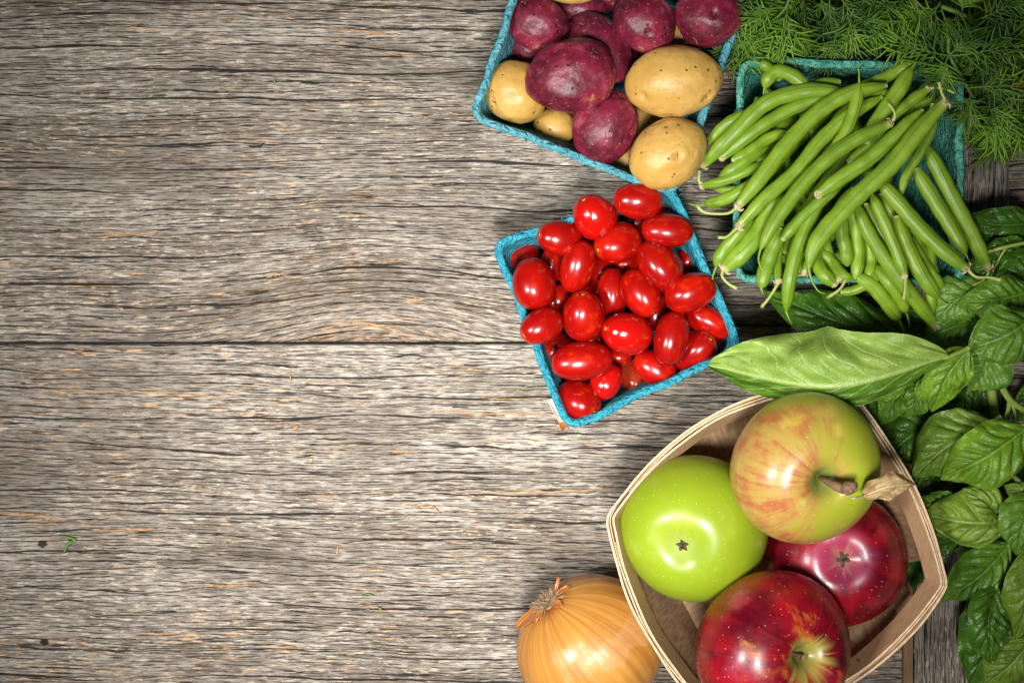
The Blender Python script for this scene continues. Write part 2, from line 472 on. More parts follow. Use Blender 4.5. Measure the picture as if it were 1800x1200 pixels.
V, F = disc(0.085, 0.935); scar_me = bpy.data.meshes.new('stem_scar'); scar_me.from_pydata([tuple(v) for v in V], [], F); scar_me.materials.append(scar_m)

def orient_x(dirv, roll=0.0):
    q = Vector((1, 0, 0)).rotation_difference(Vector(dirv).normalized())
    return q @ Quaternion((1, 0, 0), roll)
def tomato(i, cx, cy, ln, wd, ang, lev, label, kind='n', pitch=0.0, flip=False, group='small plum tomatoes in the turquoise carton'):
    """cx.. in the zoomed crop's pixels; ang in degrees, counterclockwise, of the stem end"""
    z = (0.018, 0.031, 0.0445, 0.0570)[lev] if isinstance(lev, int) else 0.018 + lev * 0.013
    px, py = 840 + cx / 2.608, 300 + cy / 2.608
    a = math.radians(ang + (180 if flip else 0)); p = math.radians(pitch)
    me = {'n': tom_me[i % 5], 'w': tom_wr, 'b': tom_br}[kind]
    t = thing('plum_tomato', label, 'tomato', W(px, py, z), group)
    L, R = SZ(ln / 2.608, z) / 2, SZ(wd / 2.608, z) / 2
    L = L / max(0.75, math.cos(p) + 0.15 * math.sin(abs(p)))
    t.rotation_mode = 'QUATERNION'
    t.rotation_quaternion = orient_x((math.cos(a) * math.cos(p), math.sin(a) * math.cos(p), math.sin(p)), i * 1.3)
    o = relink(me, 'skin', t); o.scale = (L, R, R)
    s = relink(scar_me, 'stem_scar', t); s.scale = (L, R, R)
TL = [
 (733,138,236,170,176,3,'plum tomato lying sideways at the top corner, just below the overhanging yellow potato','n',8),
 (535,210,210,197,125,3,'round tomato with wrinkle glints and a yellow scar, second from the top','w',30),
 (372,308,206,164,172,2.9,'tomato resting on the upper rim side of the carton with its scar pointing left','n',20),
 (640,333,220,186,200,3,'plump tomato in the upper middle of the carton with its yellow scar at lower left','n',22),
 (868,274,240,156,176,3,'long glossy tomato touching the upper right rim with one bright white highlight','n',0),
 (455,440,246,157,255,3,'upright tomato with a small crack near its lower end, near the left rim','n',-10),
 (830,432,256,188,128,3,'large tomato slanting down right with a puckered dent in its middle','n',0),
 (255,518,240,200,100,3,'largest egg shaped tomato leaning against the left rim of its carton','n',-5),
 (962,408,125,112,60,1,'small shaded tomato tucked low against the right rim under the long glossy tomato','n',0),
 (340,425,180,110,80,1,'shaded tomato low between the large left rim tomato and the upright one','n',0),
 (205,405,180,140,60,1,'dark shaded tomato low in the upper left corner of its carton','n',0),
 (570,455,150,130,80,1,'shaded tomato low in the gap right of the upright cracked tomato','n',0),
 (692,425,150,100,10,1,'dark tomato deep below the plump upper middle tomato showing one glint','n',0),
 (615,555,222,146,92,2,'narrow upright tomato at the centre of the pile, partly covered by its right neighbour','n',0),
 (748,560,240,172,300,3,'tomato at the centre of the pile leaning down right, yellow scar at lower end','n',14),
 (975,557,246,182,20,3,'large tomato pointing up right over the right rim of its carton','n',0),
 (483,665,226,197,92,3,'round tomato left of centre with yellow scar at its top and ring shaped glint','n',30),
 (290,713,206,162,208,3.35,'tomato resting on the lower left rim with its scar at lower left','n',18),
 (683,745,234,196,168,3,'wide tomato below the centre with forked white glints and a yellow scar at left','w',24),
 (887,768,246,166,80,3,'upright oval tomato right of the wide forked glint tomato','n',0),
 (1062,690,236,140,334,2,'slender dark red tomato pointing down right beside the right rim','n',0),
 (995,828,210,180,40,2,'tomato near the lower right corner with a star shaped yellow scar facing up','n',38),
 (1092,800,120,110,10,1,'small dark tomato wedged low in the lower right corner of its carton','n',0),
 (815,650,170,130,70,1,'shaded tomato under the central leaning tomato','n',0),
 (475,872,288,178,186,3,'longest tomato lying sideways near the lower left rim','n',5),
 (352,822,180,135,220,1,'shaded tomato half hidden beneath the longest tomato at the left rim','n',5),
 (590,965,176,142,60,2,'creased tomato between the longest tomato and the brownish one at the lower rim','w',0),
 (708,945,190,122,115,1,'brownish shrivelled tomato with two small glints near the lower rim','b',-20),
 (810,905,215,150,148,2,'tomato slanting down right beside the brownish shrivelled one','n',0),
 (460,1056,206,192,325,2,'round tomato in the bottom corner of its carton with a cracked yellow scar','n',34),
 (650,852,110,90,0,1,'small patch of tomato showing below the wide forked glint tomato','n',0),
 (850,160,130,110,60,1,'dark tomato in the top corner of its carton behind the sideways one','n',0),
 (495,548,140,110,20,1,'dark tomato in the gap above the round ring glint tomato','n',0),
 (372,590,150,120,50,1,'dark tomato in the gap right of the largest egg shaped tomato','n',0),
 (725,235,150,100,30,1,'dark tomato in the gap under the sideways top tomato','n',0),
]
for i, r in enumerate(TL): tomato(i, *r)
for i, (cx, cy) in enumerate([(555,770),(850,620),(430,900),(690,330),(920,480),(880,660),(330,650),(470,370),(880,860),(600,930),(780,300),(960,660),(560,640),(380,430)]):
    tomato(i + 3, cx, cy, 190, 150, i * 67, 0.2, 'dark red tomato at the bottom of the pile, glimpsed between the others')

# ================================================================== potatoes
def potato_mat(name, c0, c1, c2, spk, russet, spkc=(0.10, 0.05, 0.02)):
    M = Mat(name)
    n = nz(M.obj, 45, 3, 0.55); n2 = nz(M.obj, 160, 4, 0.6)
    col = mix(ss(n, 0.3, 0.7), c0, c1)
    col = mix(ss(nz(M.obj, 60, 4, 0.65), 0.54, 0.68) * 0.6, col, c2)
    col = mix(ss(nz(M.obj, 300, 4, 0.7), 0.50, 0.70) * 0.28, col, c2)
    v = vor(M.obj, 420, 1.0)
    big = ss(nz(M.obj, 180, 1), 0.45, 0.62)
    col = mix((1 - ss(v, 0.10, 0.24)) * big * 0.8, col, spk)
    v2 = vor(M.obj, 170, 1.0)
    col = mix((1 - ss(v2 + (n2 - 0.5) * 0.15, 0.08, 0.16)) * 0.8, col, spkc)
    rus = ss(nz(M.obj, 38, 5, 0.7), 0.60, 0.66) * ss(n2, 0.35, 0.55)
    col = mix(rus * 0.75, col, russet)
    M.set(col=col, rough=0.41, spec=0.46, sss=0.02); M.sssr((0.5, 0.25, 0.1), 0.002)
    M.bump(n2 * 0.5 - (1 - ss(v2, 0.05, 0.16)) * 0.5 + nz(M.obj, 500, 2) * 0.15 + n * 0.8, 0.0013, 0.8)
    return M.m
pot_red = potato_mat('red_potato_skin', (0.070, 0.004, 0.012), (0.25, 0.015, 0.045), (0.38, 0.08, 0.11), (0.42, 0.20, 0.16), (0.42, 0.22, 0.10), (0.035, 0.004, 0.012))
pot_yel = potato_mat('yellow_potato_skin', (0.50, 0.285, 0.060), (0.62, 0.38, 0.10), (0.42, 0.22, 0.075), (0.33, 0.17, 0.06), (0.40, 0.24, 0.11), (0.12, 0.055, 0.02))
M = Mat('potato_eye_skin'); M.set(col=mix(nz(M.obj, 700, 3), (0.02, 0.006, 0.006), (0.30, 0.18, 0.10)), rough=0.7); eye_m = M.m

def uv_sphere(nu, nv):
    V = []
    for i in range(nu):
        a = math.pi * i / (nu - 1)
        for j in range(nv):
            b = 2 * math.pi * j / nv; V.append(Vector((math.sin(a) * math.cos(b), math.sin(a) * math.sin(b), math.cos(a))))
    return V, grid_faces(nu, nv, True, flip=True)
def potato(cx, cy, ln, wd, ang, z, col, label, eyes=3, seed=0, lump=0.10, group=None):
    px, py = 800 + cx / 3.53, cy / 3.53
    rr = random.Random(seed * 31 + 5)
    L, R = SZ(ln / 3.53, z) / 2, SZ(wd / 3.53, z) / 2; Tz = R * 0.92
    t = thing('potato', label, 'potato', W(px, py, z), group)
    t.rotation_euler = (0, 0, math.radians(ang))
    ev = []
    for k in range(eyes):
        while True:
            d = Vector((rr.uniform(-1, 1), rr.uniform(-1, 1), rr.uniform(0.15, 1))).normalized()
            if all(d.dot(e) < 0.75 for e in ev): break
        ev.append(d)
    sh = Vector((seed * 3.1, seed * 1.7, seed * 0.9))
    def surf(v):
        k = 1 + lump * mn.noise(v * 0.9 + sh) + lump * 0.35 * mn.noise(v * 2.3 + sh) + 0.010 * mn.noise(v * 6 + sh) + 0.03 * mn.noise(v * 1.7 - sh)
        for q, e in enumerate(ev):
            c = v.dot(e)
            if c > 0.8:
                dd = math.acos(min(1, c))
                k -= 0.075 * math.exp(-(dd / 0.12) ** 2)
                k += 0.018 * math.exp(-((dd - 0.20) / 0.09) ** 2)
        return Vector((v.x * L, v.y * R, v.z * Tz)) * k
    V, F = uv_sphere(56, 72)
    mesh('skin', [surf(v) for v in V], F, pot_red if col == 'r' else pot_yel, t)
    for e in ev:
        s = surf(e); nrm = e.normalized(); a = nrm.cross(Vector((0, 0, 1)) if abs(nrm.z) < .9 else Vector((1, 0, 0))).normalized(); b = nrm.cross(a)
        th = rr.uniform(0, 3.14); a, b = a * math.cos(th) + b * math.sin(th), b * math.cos(th) - a * math.sin(th)
        w, h = rr.uniform(0.0011, 0.0026), rr.uniform(0.0004, 0.0009)
        B = MB(); pts = []
        for k in range(7):
            u = -1 + 2 * k / 6
            g = (e + a * (u * w / R) + b * (0.25 * (1 - u * u) * w / R)).normalized()
            pts.append(surf(g) + nrm * 0.00003)
        B.tube(pts, [h * max(0.15, math.sqrt(max(0, 1 - (-1 + 2 * k / 6) ** 2))) * 0.7 for k in range(7)], 6, 0.45).build('eye', eye_m, t)
GR = 'red potatoes in the pale carton'; GY = 'yellow potatoes in the pale carton'
PL = [
 (722,467,566,470,14,0.062,'r','large purple red potato on top at the centre of its carton',5,0.12),
 (512,140,382,350,-25,0.047,'r','red potato in the upper left of its carton with a scabby brown patch',3,0.10),
 (905,295,500,330,-52,0.043,'r','red potato leaning behind the large purple one, seen between it and the yellow right one',3,0.06),
 (1180,142,400,362,-30,0.058,'r','rosy red potato at the top middle with a small round brown scar',3,0.08),
 (1575,95,430,400,40,0.058,'r','dark wrinkled red potato in the top right corner of its carton next to the dill',4,0.13),
 (932,788,478,405,72,0.052,'r','red potato at the lower rim with a pale slit, below the large purple one',3,0.06),
 (1358,505,612,442,5,0.062,'y','largest yellow potato, oval, on the right rim of its carton',4,0.06),
 (1320,952,520,412,38,0.064,'y','yellow potato hanging over the lower corner above the tomatoes',2,0.05),
 (378,575,400,388,-60,0.047,'y','yellow potato with a ringed scar in the lower left corner of its carton',3,0.11),
 (618,785,270,225,-15,0.030,'y','small yellow potato low at the lower rim beside the red one with a pale slit',4,0.05),
]
for i, (cx, cy, ln, wd, ang, z, c, lb, ey, lump) in enumerate(PL):
    potato(cx, cy, ln, wd, ang, z, c, lb, ey, i + 1, lump, GR if c == 'r' else GY)
PL2 = [
 (1175,795,300,260,60,0.026,'y','shaded yellow potato low between the pale slit red one and two big yellow ones'),
 (1062,985,230,170,60,0.028,'y','sliver of yellow potato showing low beside the red one at the lower rim'),
 (455,290,330,260,-20,0.026,'r','dark red potato deep in shade under the scabby one at the left rim'),
 (770,55,330,230,0,0.034,'r','dark red potato between the scabby one and the rosy one at the picture top'),
 (1400,235,300,200,10,0.034,'y','shaded yellow potato peeping between the rosy red one and the largest yellow one'),
 (1160,345,260,200,0,0.026,'r','dark red potato in the gap left of the largest yellow one'),
 (965,-10,160,190,90,0.030,'r','narrow dark red potato at the very top edge left of the rosy one'),
 (730,-65,360,180,0,0.056,'y','yellow potato cut off by the top edge of the picture'),
 (700,640,300,260,0,0.022,'r','red potato at the bottom of its carton beneath the large purple one'),
]
for i, r in enumerate(PL2): potato(*r, 2, 20 + i, 0.07, GR if r[6] == 'r' else GY)
# ================================================================== green beans
M = Mat('bean_pod_skin'); x, y, z = xyz(M.uv)
n = nz(M.obj, 110, 3, 0.5); n2 = nz(M.obj, 700, 2, 0.5)
col = mix(ss(n, 0.3, 0.7), (0.155, 0.275, 0.014), (0.250, 0.385, 0.026))
col = mix(M.rnd * 0.55, col, (0.135, 0.235, 0.014))
seam = 1 - ss(xabs(xabs(y - 0.5) - 0.25), 0.004, 0.022)
col = mix(seam * 0.30, col, (0.07, 0.15, 0.012))
col = mix(1 - ss(x, 0.0, 0.05), col, (0.42, 0.48, 0.14))
sp = 1 - ss(vor(M.obj, 210, 1.0), 0.03, 0.09)
col = mix(sp * 0.5, col, (0.16, 0.15, 0.03))
M.set(col=col, rough=0.40, spec=0.42, sss=0.03, coat=0.08, coatr=0.35); M.sssr((0.4, 0.8, 0.1), 0.003)
M.bump(n2 * 0.15 + n * 0.5 - seam * 0.6, 0.0005, 0.5); pod_m = M.m
M = Mat('bean_cap_dry'); M.set(col=mix(nz(M.obj, 700, 3), (0.30, 0.22, 0.07), (0.72, 0.62, 0.38)), rough=0.7); M.bump(nz(M.obj, 1200, 3), 0.0006, 0.7); cap_m = M.m
M = Mat('bean_stem_green'); M.set(col=mix(nz(M.obj, 400, 3), (0.26, 0.34, 0.05), (0.48, 0.52, 0.16)), rough=0.5); stem_m = M.m

BX, BY, BS = 1200, 80, 2.307
def bean(pts, w, lev, label, cap=None, tail=None, seed=0, tip=0.22, group='green beans piled in the teal carton'):
    """pts in crop pixels from stem end to tip end. cap: list of crop points of the little stem, or None; tail: crop points of the beak"""
    rr = random.Random(seed * 13 + 1)
    z0 = 0.0355 + lev * 0.0066
    def z_at(px, py):
        dx = max(0, 1306 - px, px - 1686); dy = max(0, 112 - py, py - 488)
        din = min(px - 1306, 1686 - px, py - 112, 488 - py) * S
        zr = 0.0585 + 0.0042 + lev * 0.0009
        d = math.hypot(dx, dy) * S
        top = max(z0, zr)
        if din > 0: return max(z0, zr - 0.75 * din)
        return max(0.0225, top - 0.30 * d - 6.0 * d * d)
    P = []
    for q in pts:
        px, py = BX + q[0] / BS, BY + q[1] / BS
        z = z_at(px, py) + (q[2] if len(q) > 2 else 0)
        P.append(W(px, py, z))
    n = 54; c = crom(P, n)
    base = c[0].copy()
    a0 = SZ(w / BS, z0) / 2 * 1.01; th = min(1.0, 0.0037 / a0)
    roll = rr.uniform(-0.45, 0.45); ph = rr.uniform(0, 6)
    seeds = max(4, int((c[0] - c[-1]).length / 0.0095))
    t = thing('green_bean', label, 'green bean', base, group)
    V = []; nv = 18; UV = []
    for i, p in enumerate(c):
        s = i / (n - 1)
        tg = (c[min(i + 1, n - 1)] - c[max(i - 1, 0)]).normalized()
        side = tg.cross(Vector((0, 0, 1))).normalized(); up = side.cross(tg).normalized()
        rl = roll + 0.25 * math.sin(s * 3 + ph)
        sd = side * math.cos(rl) + up * math.sin(rl); uu = up * math.cos(rl) - side * math.sin(rl)
        e = min(1.0, 0.52 + 0.48 * math.sin(min(1, s / 0.20) * math.pi / 2))
        if s < 0.012: e *= 0.8
        if s > 1 - tip:
            q = (s - 1 + tip) / tip; e *= max(0.09 if tail else 0.30, (1 - q ** 2.2) ** 0.62 if q < 1 else 0)
        bmp = 1 + 0.025 * math.sin(s * seeds * 6.28 + ph)
        A = a0 * e * (1 + 0.03 * math.sin(s * seeds * 6.28 + ph)); Bz = a0 * th * e * bmp
        for k in range(nv):
            b = 2 * math.pi * k / nv
            cb, sb = math.cos(b), math.sin(b)
            V.append(p - base + sd * (A * math.copysign(abs(cb) ** 0.9, cb)) + uu * (Bz * math.copysign(abs(sb) ** 1.0, sb)))
            UV.append((s, k / nv))
    F = grid_faces(n, nv, True); F.append(tuple(range(nv))); F.append(tuple((n - 1) * nv + k for k in reversed(range(nv))))
    if tail:
        tp = [c[-2] - base] + [W(BX + q[0] / BS, BY + q[1] / BS, c[-1].z + 0.0004 * k) - base for k, q in enumerate(tail)]
        B = MB(); B.v = V; B.f = F
        tc = crom([tp[0], c[-1] - base] + tp[1:], 14)
        r0 = a0 * 0.20
        B.tube(tc, [r0 * (1 - 0.72 * k / 13) for k in range(14)], 7)
        UV += [(0.95, 0.4)] * (14 * 7)
    o = mesh('pod', V, F, pod_m, t)
    ul = o.data.uv_layers.new(name='UVMap')
    li = np.zeros(len(o.data.loops), dtype=np.int32); o.data.loops.foreach_get('vertex_index', li)
    ul.data.foreach_set('uv', np.array(UV, dtype=np.float32)[li].ravel())
    if cap is not None:
        tg = (c[1] - c[0]).normalized(); B = MB(); m = 7; pts_ = []; rad = []
        for k in range(m):
            s = -1 + 2 * k / (m - 1)
            pts_.append(-tg * 0.0011 * (s * 1.0 + 0.1)); rad.append(a0 * (0.60 - 0.22 * max(0, s) - 0.02 * k) * (1 + 0.12 * math.sin(k * 2.2 + seed)))
        B.tube(pts_, rad, 10, th)
        for k in range(5):       # ragged calyx lobes
            a = rr.uniform(0, 6.28); sd = tg.cross(Vector((0, 0, 1))).normalized(); up = sd.cross(tg)
            d = sd * math.cos(a) + up * math.sin(a) * th
            B.tube([d * a0 * 0.35 - tg * 0.0006, d * a0 * 0.72 - tg * 0.0002, d * a0 * 0.85 + tg * 0.0012], [0.0008, 0.0006, 0.0002], 5)
        B.build('cap', cap_m, t)
        if cap:
            sp_ = [-tg * 0.0004] + [W(BX + q[0] / BS, BY + q[1] / BS, c[0].z + (q[2] if len(q) > 2 else 0.0012)) - base for q in cap]
            cc = crom(sp_, 12)
            MB().tube(cc, [0.00105 - 0.00035 * math.sin(k / 11 * math.pi) for k in range(12)], 8).build('stem', stem_m, t)
    return t
BL = [
 ([(1065,230),(960,345),(850,480),(720,600),(600,722),(530,820),(512,905)],74,7.6,'longest broad green bean on top, running from upper right corner to lower rim',[(1050,190),(1040,150)],[(525,955),(550,995),(578,1007)]),
 ([(845,315),(720,372),(600,450),(480,570),(370,720),(315,830)],60,7.0,'green bean on top running down left from a pale curved stem',[(862,285),(850,255),(832,235)],[(308,870),(325,910),(362,916)]),
 ([(222,655),(330,520),(430,390),(560,262),(690,190),(830,162)],64,6.0,'long green bean curving over the pile from a straight stem at left',[(185,680),(120,682),(80,672),(60,650)],None),
 ([(225,735),(330,622),(460,510),(560,385),(680,280),(810,208)],60,5.4,'green bean parallel to and below the long curving one, ragged cap at left',[(180,775),(142,778)],None),
 ([(78,487),(190,375),(330,240),(480,188),(650,182)],66,5.0,'uppermost left green bean whose cut cap touches the yellow potato',[(65,450),(70,415),(52,402)],None),
 ([(155,458),(280,355),(430,262),(560,215),(640,198)],56,4.6,'green bean second from the top on the left, cap resting beside the potato one',[],None),
 ([(545,608),(645,535),(760,458),(880,350),(975,262)],64,6.2,'green bean with a pale torn cap mid pile, passing under the longest one',[],None),
 ([(600,440),(650,370),(690,280),(710,200),(716,150)],52,6.2,'green bean pointing straight up with a thin black tipped beak near the top rim',None,[(715,110),(712,92),(728,72)]),
 ([(740,400),(800,290),(880,175),(930,90)],64,5.2,'broad green bean pointing to upper right with a dark tip at the top rim',None,[(938,80),(945,68)]),
 ([(992,178),(930,222),(850,290),(800,330)],48,4.6,'green bean with a long bare stem lying across the top right corner',[(1030,172),(1065,178),(1102,190)],None),
 ([(1048,208),(985,228),(900,265),(820,325)],40,4.2,'narrow green bean beside the one with the long bare stem in the top right corner',[(1050,180),(1010,150),(992,135)],None),
 ([(1015,235),(1012,330),(965,430),(905,530),(885,610)],40,6.0,'thin curved green bean hanging at the right below the longest one, with a long beak',None,[(882,650),(878,690),(868,722)]),
 ([(1237,902),(1180,780),(1110,645),(1030,490),(985,400)],66,4.8,'rightmost green bean running down along the right wall of its carton',[(1240,925),(1215,955),(1172,975)],None),
 ([(945,500),(1010,610),(1090,740),(1150,850)],64,5.2,'green bean second from the right with a groove, its rounded end near the bare stems',None,[(1165,880),(1170,892)]),
 ([(1152,905),(1050,825),(950,725),(860,620),(790,540)],66,6.4,'green bean running down right to two bare stems beyond the carton corner',[(1190,938),(1240,940),(1290,950)],None),
 ([(902,935),(868,840),(820,720),(765,600)],50,5.8,'green bean with pale cap and short hanging stem at the lower right rim',[(903,975),(897,1033)],None),
 ([(1025,1138),(930,1012),(830,880),(745,740),(700,630)],60,5.2,'long green bean with a cut end reaching lowest at the right over the basil',[],None),
 ([(865,690),(900,790),(965,920),(1040,1025)],66,5.0,'thick green bean pointing down right with a short dark beak past the lower rim',None,[(1068,1046),(1098,1048)]),
 ([(700,930),(770,975),(830,1045),(880,1115)],60,3.6,'green bean over the lower rim with a beak hooking down onto the pale basil leaf',None,[(897,1160),(890,1195),(868,1195)]),
 ([(770,890),(830,955),(885,1030),(908,1085)],52,3.2,'green bean behind the hooked one, its thin beak pointing straight down',None,[(917,1115),(920,1142)]),
 ([(575,600),(510,715),(462,830),(432,960),(420,1078)],56,5.0,'green bean hanging straight down over the lower rim onto the dark basil leaf',None,[(432,1110),(444,1128)]),
 ([(400,740),(375,800),(338,900),(318,985)],62,4.2,'short looking green bean with rounded lower end at the lower left carton corner',None,[(325,1000),(330,1008)]),
 ([(386,960),(384,880),(392,780),(400,700)],38,3.6,'narrow green bean with a slanting pale stem hanging at the lower left corner',[(372,990),(345,1030),(318,1062)],None),
 ([(168,905),(250,830),(320,740),(365,640),(400,560)],78,4.6,'widest green bean at the lower left, its stem pointing down right beyond the rim',[(160,935),(185,965),(220,985)],None),
 ([(280,690),(225,760),(160,840),(135,900)],56,4.0,'curved green bean at the far lower left with a thin beak touching the tomatoes',None,[(122,940),(124,982)]),
 ([(78,568),(170,548),(265,508),(335,475)],40,3.8,'slim green bean at the left edge with its stem bent upwards',[(66,545),(68,508)],None),
 ([(310,545),(240,588),(160,628),(85,645)],50,4.0,'plump green bean at the left edge with a short beak, above the long pale stem',None,[(50,648),(22,640)]),
 ([(350,405),(270,455),(205,500),(150,535)],50,3.2,'shaded green bean at the left under the two uppermost left ones',None,None),
 ([(300,560),(220,582),(135,588)],28,2.8,'thin sliver of green bean showing between two slim ones at the left edge',None,None),
 ([(270,270),(190,310),(135,360),(108,400)],46,3.6,'green bean bulging out beyond the left rim above the uppermost left one',None,None),
 ([(510,180),(450,125),(390,105),(350,130),(332,175)],58,4.4,'hooked green bean curling over in the top left corner of the carton',None,[(328,200),(330,222)]),
 ([(395,140),(370,110),(340,85),(310,72)],44,4.0,'short green bean stub pointing to the top left corner of the carton',None,[(280,68),(240,92)]),
 ([(490,480),(560,435),(620,395),(690,340)],46,4.6,'green bean filling the gap between the stemmed top one and the parallel pair',None,None),
 ([(650,690),(645,760),(662,830),(668,895)],56,4.8,'rounded green bean tip pointing down at the middle of the lower rim',None,None),
 ([(675,640),(700,730),(712,850),(700,950)],54,4.4,'green bean standing upright just right of the rounded middle end at the lower rim',None,None),
 ([(735,720),(758,800),(765,880),(752,945)],50,4.0,'shorter upright green bean beside the standing one, close to the lower rim',None,None),
 ([(618,968),(570,925),(540,870),(520,800)],58,3.6,'green bean with a round cut end at the lower rim left of the middle caps',[],None),
 ([(640,950),(600,870),(575,780),(560,700)],44,3.2,'shaded green bean whose pale stem sticks out at middle of the lower rim',[(670,925),(640,985),(585,1023)],None),
 ([(490,925),(540,820),(600,720),(690,575)],48,4.2,'green bean under the longest one with a dark dry cap at the lower rim',[(455,935)],None),
 ([(700,180),(780,150),(870,105),(925,72)],50,4.2,'green bean lying under the dark tipped one along the top wall',None,None),
 ([(640,1000),(700,990),(760,960),(800,920)],38,3.2,'slim green bean lying flat across the lower rim beneath the caps',None,None),
 ([(1030,948),(1000,880),(950,780),(910,700)],48,3.0,'shaded green bean with a round dry cap near the lower right corner',[(1040,970)],None),
 ([(400,790),(480,700),(560,630),(640,560)],50,5.2,'green bean lying right under the diagonal stemmed one in the middle of the pile',None,None),
 ([(670,480),(730,430),(800,370),(860,320)],50,4.8,'green bean glimpsed between the torn cap one and the diagonal stemmed one',None,None),
 ([(900,300),(820,370),(740,440),(640,545),(560,640)],58,3.8,'long green bean buried under the torn cap one, running the same way',None,None),
 ([(990,760),(1010,900),(1005,1010),(1018,1090)],44,2.8,'shaded green bean hidden behind the cut end one at the lower right',None,None),
 ([(800,600),(860,700),(930,830),(960,900)],46,2.8,'shaded green bean under the two running down right',None,None),
 ([(640,150),(560,160),(470,200),(380,250)],50,3.8,'shaded green bean under the long curving one near the top wall',None,None),
 ([(860,210),(790,200),(700,240),(600,330)],56,4.2,'green bean passing under the upright beaked one near the top',None,None),
]
for i, r in enumerate(BL):
    bean(r[0], r[1], r[2], r[3], r[4], r[5], seed=i)
for q_, (pts_, w_, lv_, lb_) in enumerate((
    ([(560,830),(610,880),(650,930),(690,950)], 46, 3.4, 'short green bean lying across the lower rim left of the flat slim one'),
    ([(900,760),(960,850),(1010,930),(1060,985)], 50, 3.8, 'green bean between the thick short beaked one and the two bare stemmed ones'),
    ([(740,640),(790,740),(850,850),(905,1000)], 46, 3.6, 'narrow green bean under the long cut end one at the lower right'),
    ([(470,760),(455,830),(470,890),(500,930)], 44, 3.4, 'shaded curved green bean right of the one hanging straight down'),
    ([(200,470),(270,430),(340,380),(420,350)], 48, 4.0, 'shaded green bean between the upper left pair and the long curving one'))):
    bean(pts_, w_, lv_, lb_, None, None, seed=80 + q_)
rr = random.Random(11)
for i in range(40):
    cx, cy = rr.uniform(330, 930), rr.uniform(230, 830); a = math.radians(rr.choice([rr.uniform(30, 70), rr.uniform(105, 140)])); L = rr.uniform(130, 230)
    d = (math.cos(a) * L, -math.sin(a) * L)
    q = [(cx - d[0], cy - d[1]), (cx, cy + 12), (cx + d[0], cy + d[1])]
    q = [(min(1010, max(300, p[0])), min(880, max(170, p[1]))) for p in q]
    bean(q, rr.uniform(46, 60), rr.uniform(-2.0, 2.6), 'green bean deep in shade at the bottom of the pile, glimpsed between the others', seed=100 + i)

# ================================================================== veneer basket and apples
M = Mat('pale_veneer'); x, y, z = xyz(M.uv)
g = nz(vec(x * 6, y * 46, 0), 1, 4, 0.6)
col = mix(ss(g, 0.3, 0.72), (0.36, 0.20, 0.095), (0.60, 0.40, 0.235))
col = mix(ss(nz(M.obj, 30, 3), 0.58, 0.72) * 0.4, col, (0.28, 0.13, 0.055))
M.set(col=col, rough=0.6, spec=0.3); M.bump(g, 0.0004, 0.6); ven_m = M.m
M = Mat('pale_veneer_edge'); x, y, z = xyz(M.uv)
g = nz(vec(x * 14, y * 3, 0), 1, 4, 0.7)
col = mix(ss(g, 0.35, 0.65), (0.50, 0.31, 0.15), (0.82, 0.66, 0.45))
M.set(col=col, rough=0.65, spec=0.25); M.bump(g, 0.0004, 0.5); ved_m = M.m
M = Mat('staple_wire'); M.set(col=(0.55, 0.53, 0.5), rough=0.35); M.b.inputs['Metallic'].default_value = 1.0; staple_m = M.m

bk = thing('veneer_basket', 'square basket of thin pale wood veneer with stapled rim holding four apples', 'basket')
ZB, ZR = 0.0095, 0.076
RC = [W(px, py, ZR) for px, py in ((1071, 908), (1474, 676), (1661, 1028), (1258, 1262))]
cenb = sum(RC, Vector((0, 0, 0))) / 4
BCn = []
for c in RC:
    q = cenb + (c - cenb) * 0.80; q.z = ZB; BCn.append(q)
def outn(i):
    a, b = RC[i], RC[(i + 1) % 4]; d = (b - a).normalized(); n = Vector((d.y, -d.x, 0))
    if n.dot((a + b) / 2 - cenb) < 0: n = -n
    return n
BUL = (0.0172, 0.0085, 0.0178, 0.0102)
def rimp(i, s):
    p = RC[i].lerp(RC[(i + 1) % 4], s) + outn(i) * (BUL[i] * (4 * s * (1 - s)) ** 1.1)
    return p
def add_uv(o, UV):
    ul = o.data.uv_layers.new(name='UVMap')
    li = np.zeros(len(o.data.loops), dtype=np.int32); o.data.loops.foreach_get('vertex_index', li)
    ul.data.foreach_set('uv', np.array(UV, dtype=np.float32)[li].ravel())
def sheet(name, rows, thick, mat, parent, uvs):
    """rows: grid of Vectors [i][j]; thickened along its own normals"""
    nu, nv = len(rows), len(rows[0]); V = []; UV = []
    N = []
    for i in range(nu):
        for j in range(nv):
            du = rows[min(i + 1, nu - 1)][j] - rows[max(i - 1, 0)][j]; dv = rows[i][min(j + 1, nv - 1)] - rows[i][max(j - 1, 0)]
            N.append(du.cross(dv).normalized())
    for sgn in (0.5, -0.5):
        for i in range(nu):
            for j in range(nv): V.append(rows[i][j] + N[i * nv + j] * thick * sgn); UV.append(uvs(i / (nu - 1), j / (nv - 1)))
    F = grid_faces(nu, nv) + grid_faces(nu, nv, off=nu * nv, flip=True)
    o2 = nu * nv
    for i in range(nu - 1):
        for j in (0, nv - 1):
            a, b = i * nv + j, (i + 1) * nv + j; F.append((a, b, b + o2, a + o2) if j == 0 else (b, a, a + o2, b + o2))
    for j in range(nv - 1):
        for i in (0, nu - 1):
            a, b = i * nv + j, i * nv + j + 1; F.append((b, a, a + o2, b + o2) if i == 0 else (a, b, b + o2, a + o2))
    o = mesh(name, V, F, mat, parent, smooth=False); add_uv(o, UV); return o
